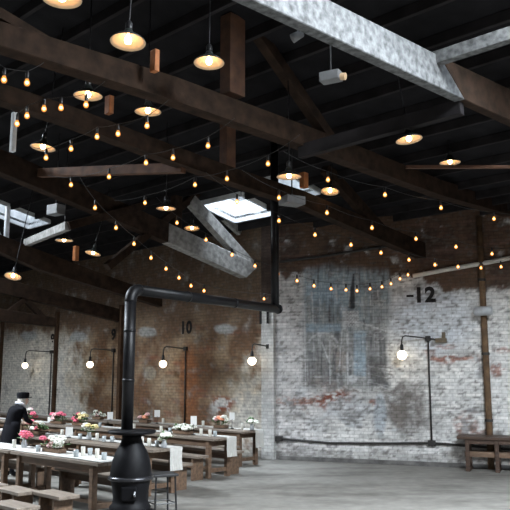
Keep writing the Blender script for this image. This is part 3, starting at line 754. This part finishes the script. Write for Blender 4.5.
# low conduit, upper pipes on the right wall
def wall_run(name, label, cat, side, pts, r, m, off=.04, boxes=()):
    W = [wall_pt(side, x, y, off) for x, y in pts]
    o = thing(name, label, cat, W[0])
    bm = bmesh.new(); tube(bm, W, r, 8); obj('pipe', bm, m, o, True, True)
    if boxes:
        rot = Matrix((wall_basis(side)[0], wall_basis(side)[1], UP)).transposed()
        for x, y in boxes: bm = bmesh.new(); box(bm, wall_pt(side, x, y, off), (.16, .1, .12), rot, .01); obj('junction_box', bm, MT['conduit'], o, True)
    return o
wall_run('conduit', 'dark conduit running low along the foot of the right wall', 'conduit', 'R', [(279, 438.5), (300, 440.5), (330, 443), (380, 443.5), (431, 443), (470, 446), (530, 451)], .026, MT['conduit'], boxes=((279, 438.5), (432, 443)))
wall_run('wall_pipe', 'pale pipe high on the right wall below the string lights', 'pipe', 'R', [(413, 276), (450, 269), (490, 262), (540, 252)], .05, MT['whitepipe'], .08)
wall_run('wall_pipe', 'thin dark pipe high on the wall above the mural', 'pipe', 'R', [(280, 262), (318, 257), (356, 251), (402, 244)], .03, MT['conduit'], .06)
# ------------------------------------------------------------------ stove and pipe
SD = 10.0
Sx = at_y(131, 470, SD); SB = Vector((Sx.x, SD, 0))
st = thing('potbelly_stove', 'black cast iron potbelly stove with wide round top plate', 'stove', SB)
def zy(y): return at_y(131, y, SD).z
k = SD / 1.03 / F
prof = [(20, 512), (20.5, 506), (18, 503), (17, 497), (18.5, 486), (20, 479), (20.5, 474), (20, 468), (18.5, 460), (15.5, 451), (11.5, 444), (9.5, 438), (10, 434)]
bm = bmesh.new(); lathe(bm, [(r * k, zy(y)) for r, y in prof], 36); obj('body', bm, MT['iron'], st, smooth=True)
bm = bmesh.new(); lathe(bm, [(.2, zy(434.5)), (.30, zy(433.4)), (.316, zy(432)), (.316, zy(430.6)), (.30, zy(430)), (.1, zy(429.6))], 36); obj('top_plate', bm, MT['iron'], st, smooth=True)
bm = bmesh.new(); lathe(bm, [(.26, zy(480)), (.295, zy(479)), (.30, zy(477.5)), (.295, zy(476)), (.26, zy(475))], 36); obj('fender_ring', bm, simple('polished_iron', (.05, .05, .055), .25, .6), st, smooth=True)
zb0 = zy(512)
bm = bmesh.new(); lathe(bm, [(.34, zb0 - .04), (.36, zb0 - .02), (.34, zb0 + .01), (.25, zb0 + .02)], 32); obj('base', bm, MT['iron'], st, smooth=True)
for i in range(4):
    an = PI / 4 + i * PI / 2; c, s = math.cos(an), math.sin(an)
    bm = bmesh.new(); tube(bm, [(c * .27, s * .27, zb0), (c * .33, s * .33, zb0 * .55), (c * .36, s * .36, .0)], [.04, .03, .035], 8); obj('leg', bm, MT['iron'], st)
bm = bmesh.new(); box(bm, (.02, -.235, zy(491)), (.2, .06, .18), bev=.02)
dr = obj('door', bm, MT['iron'], st); bm = bmesh.new(); tube(bm, [(.1, -.27, zy(493)), (.1, -.31, zy(491)), (.1, -.27, zy(489))], .012, 6); obj('handle', bm, MT['metalgrey'], dr)
# pipe
sp = thing('stovepipe', 'black stovepipe rising from the stove, elbowing right and up through the roof', 'stovepipe', at_y(127, 431, SD + .05))
P0 = at_y(127, 431, SD + .05); E1 = at_y(130, 289, SD + .05); E1 = Vector((P0.x, P0.y, E1.z)); E2 = at_y(275, 304, 13.3)
E2.z = E1.z + .02
hd = (E2 - E1).normalized(); rp = .078
bm = bmesh.new(); tube(bm, [P0, (P0 + E1) / 2, E1 - UP * .16], rp, 18); obj('riser', bm, MT['pipe'], sp, True, True)
bm = bmesh.new(); tube(bm, [E1 - UP * .17] + [E1 - UP * .16 * (1 - math.sin(q * PI / 10)) + hd * .16 * (1 - math.cos(q * PI / 10)) for q in range(0, 6)] + [E1 + hd * .17], rp * 1.06, 18); obj('elbow', bm, MT['pipe'], sp, True, True)
bm = bmesh.new(); tube(bm, [E1 + hd * .16, (E1 + E2) / 2, E2 + hd * .12], rp * .97, 18); obj('horizontal_run', bm, MT['pipe'], sp, True, True)
bm = bmesh.new(); zt = roof_z(to_tp(E2)[1]); tube(bm, [E2, E2 + UP * 1, Vector((E2.x, E2.y, zt + .05))], rp * .97, 18); obj('flue', bm, MT['pipe'], sp, True, True)
bm = bmesh.new(); tube(bm, [E2 + hd * .09, E2 + hd * .13], rp * 1.12, 18); obj('end_cap', bm, MT['pipe'], sp, True, True)
for c, dv in [(E1.lerp(E2, f), hd) for f in (.33, .66)] + [(P0.lerp(E1, f), UP) for f in (.35, .7)]:
    bm = bmesh.new(); tube(bm, [c - dv * .02, c + dv * .02], rp * 1.06, 18); obj('joint_collar', bm, MT['pipe'], sp, True, True)
# black metal stand beside the stove
A = at_y(157, 476, 10.6); o = thing('metal_stand', 'black metal stand with thin legs right of the potbelly stove', 'stand', (at_y(162, 476, 10.7).x, 10.7, 0), .5)
hz = A.z
bm = bmesh.new()
for (x, y) in ((-.14, -.14), (.14, -.14), (.14, .14), (-.14, .14)):
    b2 = bmesh.new(); tube(b2, [(x * 1.15, y * 1.15, 0), (x, y, hz)], .013, 6); obj('leg', b2, MT['blackmetal'], o)
box(bm, (0, 0, hz + .01), (.36, .36, .035), bev=.008); obj('top', bm, MT['blackmetal'], o)
bm = bmesh.new()
for a0, a1 in (((-.15, -.15), (.15, -.15)), ((.15, -.15), (.15, .15)), ((.15, .15), (-.15, .15)), ((-.15, .15), (-.15, -.15))): tube(bm, [(a0[0], a0[1], .2), (a1[0], a1[1], .2)], .009, 6)
obj('rail', bm, MT['blackmetal'], o)
# ------------------------------------------------------------------ tables and benches
TL, TWd, TH = 2.42, .64, .75
def table_proto(m):
    o = thing('dining_table', '', 'table')
    bm = bmesh.new()
    for i in range(4): box(bm, (0, (i - 1.5) * TWd / 4, TH - .022), (TL, TWd / 4 - .004, .044), bev=.005)
    obj('tabletop', bm, m, o)
    bm = bmesh.new()
    for s in (-1, 1):
        box(bm, (0, s * (TWd / 2 - .07), TH - .1), (TL - .4, .03, .115)); box(bm, (s * (TL / 2 - .2), 0, TH - .1), (.03, TWd - .14, .115))
    obj('apron', bm, MT['oak'], o)
    for sx in (-1, 1):
        for sy in (-1, 1):
            bm = bmesh.new(); box(bm, (sx * (TL / 2 - .2), sy * (TWd / 2 - .07), (TH - .045) / 2), (.085, .085, TH - .045), bev=.006); obj('leg', bm, MT['oak'], o)
    bm = bmesh.new()
    for sx in (-1, 1): box(bm, (sx * (TL / 2 - .2), 0, .14), (.05, TWd - .2, .07))
    box(bm, (0, 0, .14), (TL - .4, .06, .05)); obj('stretcher', bm, MT['oak'], o)
    return o
def bench_proto(ln=2.1, name='bench'):
    o = thing(name, '', 'bench')
    bm = bmesh.new(); box(bm, (0, 0, .43), (ln, .3, .045), bev=.008); obj('seat', bm, MT['greywood'], o)
    for s in (-1, 1):
        bm = bmesh.new(); box(bm, (s * (ln / 2 - .16), 0, .204), (.05, .27, .408), bev=.005); obj('leg_panel', bm, MT['oak'], o)
    bm = bmesh.new(); box(bm, (0, 0, .33), (ln - .3, .035, .1)); obj('stretcher', bm, MT['oak'], o)
    return o
ROWE = [at_z(98, 463.5, TH)] + [at_z(x, y, TH) + N * TWd for x, y in ((183, 447.3), (237, 437), (264, 430))]
for e in ROWE: pass
ROWN = ['nearest the stove', 'second from the stove', 'third from the stove', 'along the brick wall']
POSN = ['right end', 'second from right', 'third from right', 'fourth from right', 'fifth from right']
tpz = table_proto(MT['greywood']); bpz = bench_proto(); ut = ub = False
NT = [2, 3, 4, 5]
ROWC = []; SKIP = {(1, 1, 1), (1, 1, 2)}
for i, E in enumerate(ROWE):
    E0 = Vector((E.x, E.y, 0)) - N * TWd / 2; ROWC.append(E0)
    for kx in range(NT[i]):
        C = E0 + L * (TL / 2 + 2.5 * kx)
        place(tpz, ut, C, RZL, 'wooden table, %s, in the row %s' % (POSN[kx], ROWN[i]), 'long wooden tables in rows'); ut = True
        for s, nm in ((1, 'near'), (-1, 'far')):
            if i == 0 and s == 1: continue
            if i == 3 and s == -1: continue
            if (i, s, kx) in SKIP: continue
            off = TWd / 2 + .22
            C2 = C + N * s * off - L * (.12 if s > 0 else 0.0)
            place(bpz, ub, C2, RZL, 'bench, %s side, %s, of table row %s' % (nm, POSN[kx], ROWN[i]), 'benches along the tables'); ub = True
# short benches at the front left
sbz = bench_proto(.66, 'short_bench'); us = False
for (x, y, lb) in ((56, 493, 'short wooden bench left of the stove with a thick end'), (17, 489, 'short pale bench left of the one beside the stove'), (14, 504, 'short bench nearest the viewer at bottom left'), (-12, 483, 'short bench cut by the left edge')):
    P = at_z(x, y, .45); P.z = 0
    place(sbz, us, P, RZL + random.uniform(-.06, .06), lb, 'short benches before the nearest table'); us = True
# linen runners, one per row
for i, E0 in enumerate(ROWC):
    n = NT[i]; ln = 2.5 * n - .1; w = .27 if i else .5; yo = -.16 if i else 0.0; bm = bmesh.new(); rows = []
    prof = [(-.028, TH - .36), (-.022, TH - .2), (-.018, TH - .05), (-.004, TH + .006)] + [(.08 + ln * q / 24 * .985, TH + .007) for q in range(25)]
    if i == 0: prof = prof[3:]
    for kx, (x, z) in enumerate(prof):
        rows.append([(x + (.008 * math.sin(j * 2.0 + kx) if kx < 3 and i else 0), yo - w / 2 + w * j / 8 + .012 * math.sin(kx * 1.3), z) for j in range(9)])
    for top in (0, 1):
        pass
    vt = [[bm.verts.new((p[0] - (.005 if p[2] < TH else 0), p[1], p[2] + (.005 if p[2] >= TH else 0))) for p in r] for r in rows]
    vb = [[bm.verts.new(p) for p in r] for r in rows]; nr = len(rows)
    for q in range(nr - 1):
        for j in range(8):
            bm.faces.new((vt[q][j], vt[q][j + 1], vt[q + 1][j + 1], vt[q + 1][j])); bm.faces.new((vb[q][j], vb[q + 1][j], vb[q + 1][j + 1], vb[q][j + 1]))
        for j in (0, 8): bm.faces.new((vt[q][j], vt[q + 1][j], vb[q + 1][j], vb[q][j]))
    for q in (0, nr - 1):
        for j in range(8): bm.faces.new((vt[q][j], vt[q][j + 1], vb[q][j + 1], vb[q][j]))
    o = obj('table_runner', bm, MT['linen']); o.location = E0; o.rotation_euler = (0, 0, RZL)
    tag(o, 'white linen runner laid along the table row %s' % ROWN[i], 'table runner', 'white linen runners')
# ------------------------------------------------------------------ things on the tables
def on_row(i, x, f=0.5, dz=.0128):
    """point on row i's table line seen at image column x; f: 0 near edge, 1 far edge"""
    P = ROWC[i] + N * TWd * (.5 - f)
    lo, hi = -.5, 18.0
    for _ in range(50):
        md = (lo + hi) / 2
        if proj(P + L * md + UP * TH)[0] > x: lo = md
        else: hi = md
    return P + L * lo + UP * (TH + dz)
def rose(bm, c, r):
    ball(bm, c, r * .7, 2)
    for ring, (n, rr, tilt) in enumerate(((5, .55, .9), (6, .85, .45))):
        for q in range(n):
            an = 2 * PI * q / n + ring * .5
            p = Vector(c) + Vector((math.cos(an) * r * rr, math.sin(an) * r * rr, r * (tilt - .6)))
            ball(bm, p, r * .42, 1, (1, 1, .8))
def leafy(bm, c, n, sp, h):
    for _ in range(n):
        a = random.uniform(0, 2 * PI); e = random.uniform(.1, 1.2); d = Vector((math.cos(a) * math.cos(e), math.sin(a) * math.cos(e), math.sin(e)))
        s = Vector((-math.sin(a), math.cos(a), 0)); p = Vector(c) + d * sp * .4 + UP * random.uniform(0, h); ln = sp * random.uniform(.6, 1); w = ln * .25
        v = [bm.verts.new(q) for q in (p, p + d * ln * .5 + s * w, p + d * ln, p + d * ln * .5 - s * w)]; v2 = bm.verts.new(p + d * ln * .5 + UP * .012)
        bm.faces.new((v[0], v[1], v2)); bm.faces.new((v[1], v[2], v2)); bm.faces.new((v[2], v[3], v2)); bm.faces.new((v[3], v[0], v2))
def bouquet(label, P, cols, wid, hgt=.26, boxy=True):
    o = thing('flower_arrangement', label, 'flowers', P, RZL, 'flower arrangements on the tables')
    bm = bmesh.new()
    if boxy:
        w = max(.16, wid); h = .065
        box(bm, (0, 0, .008), (w, .13, .016)); 
        for s in (-1, 1): box(bm, (0, s * .062, h / 2), (w, .012, h)); box(bm, (s * (w / 2 - .006), 0, h / 2), (.012, .12, h))
        obj('wooden_box', bm, MT['oak'], o)
    else:
        lathe(bm, [(.035, 0), (.045, .01), (.05, .06), (.032, .11), (.036, .13)], 16); obj('vase', bm, MT['metalgrey'], o, smooth=True); h = .12; w = wid
    bm = bmesh.new()
    for q in range(max(2, int(w / .08))): leafy(bm, ((q + .5) / max(2, int(w / .08)) * w - w / 2, 0, h), 9, .12, hgt * .3)
    obj('foliage', bm, MT['leaf'], o)
    cols = [c for c in cols for _ in (0, 1)]; n = len(cols)
    for q, c in enumerate(cols):
        x = -((q + .5) / n - .5) * (w + .02); y = random.uniform(-.07, .07); z = h + hgt * (.2 + .75 * random.random())
        bm = bmesh.new(); tube(bm, [(x * .6, y * .5, h * .4), (x, y, z)], .004, 5); sm_ = obj('stem', bm, MT['leaf'], o)
        bm = bmesh.new(); rose(bm, (x, y, z), random.uniform(.05, .08)); obj('flower', bm, MT[c], sm_, smooth=True)
    return o
bouquet('single pink rose with small white blooms at the left of the nearest table', on_row(0, 24, .6), ['white', 'pink', 'pink'], .16, .14, False)
bouquet('box of pink and white roses in the middle of the nearest table', on_row(0, 54, .5), ['pink', 'pink', 'palepink', 'white', 'white', 'white', 'white'], .48, .17)
bouquet('pink and green flowers beside the person, second row', on_row(1, 36, .5), ['palepink', 'pink', 'white', 'pink', 'white', 'leaf'], .5, .2)
bouquet('white and pale yellow flowers in a vase on the second row', on_row(1, 89, .5), ['white', 'white', 'yellow'], .16, .2, False)
bouquet('small white flowers in a vase at the right end of the second row', on_row(1, 164, .4), ['white', 'white'], .1, .1, False)
bouquet('pink flowers low beside the brown wall column, third row', on_row(2, 58, .5), ['pink', 'palepink', 'pink', 'pink'], .5, .2)
bouquet('pink and yellow flowers in a box on the third row', on_row(2, 80, .5), ['pink', 'pink', 'yellow', 'white', 'yellow'], .5, .24)
bouquet('low white flowers in a long wooden box on the third row', on_row(2, 183, .5), ['white', 'white', 'white', 'white', 'white', 'white'], .5, .12)
bouquet('green and white flowers at the far left of the third row', on_row(2, 30, .5), ['white', 'palepink', 'white', 'pink'], .5, .26)
bouquet('peach flowers behind the stove top on the wall row', on_row(3, 145, .5), ['palepink', 'peach', 'peach', 'palepink'], .34, .16)
bouquet('white pink and peach flowers at the right of the wall row', on_row(3, 221, .5), ['white', 'palepink', 'peach', 'peach', 'white'], .36, .22)
bouquet('white and pink flowers on the wall row left of the stovepipe', on_row(3, 98, .5), ['white', 'palepink', 'white'], .36, .16)
bouquet('green sprigs in a vase at the corner end of the wall row', on_row(3, 252, .5), ['leaf', 'white'], .12, .16, False)
def card(label, P, w, h, hs):
    o = thing('table_card', label, 'card', P, 0, 'white cards standing on the tables')
    bm = bmesh.new(); box(bm, (0, 0, hs + h / 2), (w, .006, h)); obj('card', bm, MT['card'], o)
    bm = bmesh.new(); lathe(bm, [(.04, 0), (.042, .008), (.012, .014)], 14); tube(bm, [(0, 0, .01), (0, 0, hs + .02)], .006, 6); obj('stand', bm, MT['blackmetal'], o)
def cz(i, x, y, f=.5):
    P = on_row(i, x, f); return max(.02, at_y(x, y, P.y).z - P.z)
for i, x, y0, y1, w, lb in ((3, 110, 412, 420, 5.5, 'white card on a stand left of the stovepipe, wall row'), (3, 157, 410, 417, 5.5, 'white card on a stand right of the stovepipe, wall row'), (3, 232, 412.5, 420, 5, 'white card on a stand near the corner, wall row'),
                            (2, 193.5, 416, 425, 6, 'white card on a stand over the white flowers, third row'), (1, 69, 427, 440, 7, 'large white menu card on the second row'), (2, 50, 417, 428, 5, 'white card beside the brown wall column')):
    P = on_row(i, x, .5); a = cz(i, x, y0); b = cz(i, x, y1); card(lb, P, w / F * P.y, max(.1, a - b), b)
cdz = thing('candle', '', 'candle'); bm = bmesh.new(); lathe(bm, [(.03, 0), (.032, .004), (.032, .13), (.029, .133)], 16); obj('wax', bm, MT['candle'], cdz, smooth=True)
bm = bmesh.new(); tube(bm, [(0, 0, .13), (.002, 0, .15)], .003, 5); obj('wick', bm, MT['blackmetal'], cdz)
uc = False
for i, x, f, lb in ((0, 83, .55, 'white candle on the nearest table right of the rose box'), (0, 97, .5, 'white candle at the stove end of the nearest table'), (0, 14, .4, 'white candle at the left of the nearest table'),
                    (1, 97, .5, 'white candle beside the white and yellow vase'), (1, 62, .6, 'white candle left of the menu card'), (1, 149, .45, 'white candle on the second row right of the stove'), (1, 142, .6, 'white candle on the second row close behind the stove'),
                    (2, 134, .5, 'white candle on the third row by the stovepipe'), (2, 201, .5, 'white candle right of the long white flower box'), (2, 161, .4, 'white candle left of the long white flower box'), (2, 210, .4, 'white candle near the right end of the third row'),
                    (3, 242, .5, 'white candle right of the peach flowers on the wall row'), (3, 203, .5, 'white candle left of the peach flowers on the wall row'), (3, 163, .5, 'white candle right of the small card on the wall row'), (3, 84, .5, 'white candle on the wall row left of the stovepipe')):
    place(cdz, uc, on_row(i, x, f), 0, lb, 'white candles on the tables'); uc = True
gz = thing('drinking_glass', '', 'glass'); bm = bmesh.new(); lathe(bm, [(.03, 0), (.034, .004), (.04, .1), (.037, .1), (.031, .01), (.001, .008)], 16, close=False); obj('tumbler', bm, simple('pale_glass', (.36, .39, .40), .15, var=.05), gz, smooth=True)
ug = False
for i, x, f, lb in ((0, 76, .3, 'glass on the nearest table close to the candle'), (0, 90, .75, 'glass on the far side of the nearest table'), (0, 38, .3, 'glass before the rose box on the nearest table'), (0, 104, .4, 'glass nearest the stove'),
                    (1, 104, .4, 'glass on the second row left of the stove'), (1, 112, .5, 'second glass on the second row left of the stove'), (1, 80, .4, 'glass left of the white and yellow vase'), (1, 157, .5, 'glass left of the small white flowers'),
                    (2, 100, .5, 'glass on the third row behind the second-row candle'), (2, 215, .6, 'glass near the right end of the third row'), (2, 170, .5, 'glass left of the white flower box on the third row'), (3, 128, .5, 'glass on the wall row beside the stovepipe')):
    place(gz, ug, on_row(i, x, f), 0, lb, 'glasses on the tables'); ug = True
# ------------------------------------------------------------------ dark trestle table at the right
P = at_z(466, 471.5, 0); o = thing('trestle_table', 'dark brown trestle table standing against the right wall', 'table', P, RZR)
TLr = 2.0; hT = .70
bm = bmesh.new()
for i in range(4): box(bm, (-.16 + TLr / 2, .0 + i * .15 + .075, hT - .03), (TLr, .147, .06), bev=.008)
obj('tabletop', bm, MT['darkwood'], o)
bm = bmesh.new(); box(bm, (.9, .06, hT - .1), (1.75, .04, .1)); box(bm, (.9, .55, hT - .1), (1.75, .04, .1)); obj('apron', bm, MT['darkwood'], o)
for x in (0.04, .62, 1.55):
    for y in (.06, .53):
        bm = bmesh.new(); beam(bm, (x, y + (.0 if y < .3 else .0), .05), (x, y, hT - .06), .08, .08); obj('leg', bm, MT['darkwood'], o)
    bm = bmesh.new(); box(bm, (x, .3, .035), (.09, .6, .07), bev=.008); obj('foot', bm, MT['darkwood'], o)
bm = bmesh.new(); box(bm, (.78, .10, .34), (1.6, .05, .11), bev=.006); box(bm, (.78, .5, .34), (1.6, .05, .09), bev=.006); obj('stretcher', bm, MT['oak'], o)
# ------------------------------------------------------------------ person
def skin_mesh(name, verts, edges, radii, root, m, parent, sub=2):
    me = bpy.data.meshes.new(name); me.from_pydata([Vector(v) for v in verts], edges, []); me.update()
    bm = bmesh.new(); bm.from_mesh(me); ly = bm.verts.layers.skin.verify(); bm.verts.ensure_lookup_table()
    for i, v in enumerate(bm.verts):
        r = radii[i]; v[ly].radius = r if isinstance(r, tuple) else (r, r); v[ly].use_root = (i == root)
    bm.to_mesh(me); bm.free()
    ob = link(bpy.data.objects.new(name, me)); ob.modifiers.new('s', 'SKIN'); ss = ob.modifiers.new('d', 'SUBSURF'); ss.levels = sub; ss.render_levels = sub
    dg = bpy.context.evaluated_depsgraph_get(); m2 = bpy.data.meshes.new_from_object(ob.evaluated_get(dg)); bpy.data.objects.remove(ob)
    m2.materials.clear(); m2.materials.append(m)
    for p in m2.polygons: p.use_smooth = True
    o2 = link(bpy.data.objects.new(name, m2)); o2.parent = parent; return o2
def gap_point(x, p):
    lo, hi = -6.0, 12.0
    for _ in range(50):
        md = (lo + hi) / 2
        if proj(tp(md, p, 1.0))[0] > x: lo = md
        else: hi = md
    return tp(lo, p)
Pp = gap_point(11, 5.76); pe = thing('person', 'person in black clothes and black cap leaning over the tables at left', 'person', (Pp.x, Pp.y, 0), math.radians(52))
# local: +x is the way the person faces; leaning forward
bv = [(0, 0, .86), (.02, 0, 1.0), (.07, 0, 1.18), (.14, 0, 1.31), (.19, 0, 1.37),               # 0-4 pelvis..neck base
      (.10, .09, .84), (.0, .10, .0 + .46), (-.02, .10, .08), (.10, .10, .04),                     # left leg 5-8
      (.10, -.09, .84), (.03, -.10, .46), (.0, -.10, .08), (.12, -.10, .04),                      # right leg 9-12
      (.14, .18, 1.28), (.20, .24, 1.06), (.36, .18, 1.0),                                        # left arm 13-15
      (.14, -.18, 1.28), (.20, -.23, 1.07), (.37, -.16, 1.02)]                                    # right arm 16-18
bv[5] = (.0, .09, .82); bv[9] = (.0, -.09, .82)
be = [(0, 1), (1, 2), (2, 3), (3, 4), (0, 5), (5, 6), (6, 7), (7, 8), (0, 9), (9, 10), (10, 11), (11, 12), (3, 13), (13, 14), (14, 15), (3, 16), (16, 17), (17, 18)]
br_ = [(.14, .17), (.13, .16), (.13, .17), (.12, .15), (.06, .06), .10, .07, .05, .045, .10, .07, .05, .045, .062, .05, .042, .062, .05, .042]
body = skin_mesh('body', bv, be, br_, 0, MT['black'], pe)
bm = bmesh.new()
for i in range(1): pass
rows = []
for z, r, x in ((.42, .215, .01), (.6, .21, .0), (.8, .2, .0), (.95, .175, .02), (1.05, .16, .04)):
    rows.append([bm.verts.new((x + r * math.cos(2 * PI * q / 24) * .85, r * math.sin(2 * PI * q / 24), z)) for q in range(24)])
ngrid(bm, rows); bm.faces.new(rows[0][::-1]); bm.faces.new(rows[-1]); sk = obj('apron', bm, MT['black'], pe, smooth=True)
# head
hx, hz_ = .255, 1.455
bm = bmesh.new(); ball(bm, (hx, 0, hz_), .105, 3, (.95, .78, 1.12))
for v in bm.verts:
    d = v.co - Vector((hx, 0, hz_))
    if d.x > .05 and abs(d.y) < .022 and -.04 < d.z < .02: v.co.x += .022          # nose
    if d.z < -.05: v.co.x += .012; v.co.y *= .85                                   # jaw
for s in (-1, 1): ball(bm, (hx - .005, s * .083, hz_ - .005), .022, 2, (.8, .4, 1.2))
tube(bm, [(.18, 0, 1.34), (.235, 0, 1.41)], [.055, .05], 12); hd_ = obj('head', bm, MT['skin'], pe, smooth=True)
bm = bmesh.new()
for s in (-1, 1): ball(bm, (hx + .088, s * .034, hz_ + .012), .012, 2)
obj('eye', bm, MT['blackmetal'], hd_)
bm = bmesh.new(); tube(bm, [(hx + .088, -.025, hz_ - .055), (hx + .096, 0, hz_ - .057), (hx + .088, .025, hz_ - .055)], .006, 6); obj('mouth', bm, MT['pink'], hd_)
bm = bmesh.new(); ball(bm, (hx - .02, 0, hz_ + .0), .109, 3, (.92, .84, 1.05))
bmesh.ops.delete(bm, geom=[v for v in bm.verts if v.co.x > hx + .02 or v.co.z < hz_ - .09], context='VERTS'); bmesh.ops.solidify(bm, geom=bm.faces[:], thickness=.006); obj('hair', bm, MT['hair'], pe, smooth=True)
bm = bmesh.new(); lathe(bm, [(.112, hz_ + .035), (.118, hz_ + .06), (.122, hz_ + .12), (.115, hz_ + .15), (.03, hz_ + .157)], 24, (hx - .01, 0, 0))
for s in (0,):
    vb = [bm.verts.new((hx + .07 + .12 * math.cos(a), .085 * math.sin(a), hz_ + .045)) for a in [(-PI / 2) + PI * q / 10 for q in range(11)]]
    vt = [bm.verts.new(v.co + UP * .012) for v in vb]; bm.faces.new(vb[::-1]); bm.faces.new(vt)
    for q in range(10): bm.faces.new((vb[q], vb[q + 1], vt[q + 1], vt[q]))
obj('cap', bm, MT['black'], pe, smooth=False)
bm = bmesh.new(); tube(bm, [(.19 + .075 * math.cos(2 * PI * q / 16), .085 * math.sin(2 * PI * q / 16), 1.375 + .03 * -math.cos(2 * PI * q / 16)) for q in range(17)], .028, 8, False); obj('collar', bm, MT['whitecloth'], pe, smooth=True)
for s in (-1, 1):   # hands with fingers
    w = Vector(bv[15] if s > 0 else bv[18]); hv = [w, w + Vector((.05, 0, -.01)), w + Vector((.09, 0, -.015))]; rr = [.026, (.02, .034), (.016, .036)]; ed = [(0, 1), (1, 2)]
    for q, (yy, ln) in enumerate(((-.03, .06), (-.01, .075), (.012, .07), (.032, .055))):
        b0 = len(hv); hv += [w + Vector((.10, yy, -.02)), w + Vector((.10 + ln * .55, yy * 1.1, -.028)), w + Vector((.10 + ln * .9, yy * 1.15, -.05))]; rr += [.010, .009, .008]; ed += [(2, b0), (b0, b0 + 1), (b0 + 1, b0 + 2)]
    b0 = len(hv); hv += [w + Vector((.055, -s * .045, -.015)), w + Vector((.09, -s * .062, -.03))]; rr += [.011, .009]; ed += [(1, b0), (b0, b0 + 1)]
    skin_mesh('hand', hv, ed, rr, 0, MT['skin'], pe, 1)
# ------------------------------------------------------------------ world, camera, view
w = bpy.data.worlds.new('World'); S.world = w; w.use_nodes = True
bg = w.node_tree.nodes['Background']; bg.inputs['Color'].default_value = (.86, .93, 1.0, 1); bg.inputs['Strength'].default_value = 0.72
cd = bpy.data.cameras.new('Camera'); cam = link(bpy.data.objects.new('Camera', cd)); cam.location = CAM
cam.rotation_euler = (PI / 2 + TILT, 0, 0); cd.sensor_width = 36; cd.sensor_height = 36; cd.lens = F / 510 * 36; cd.clip_end = 200
S.camera = cam
S.view_settings.view_transform = 'Standard'; S.view_settings.look = 'None'; S.view_settings.gamma = 1; S.view_settings.exposure = 0.0
S.view_settings.use_curve_mapping = False
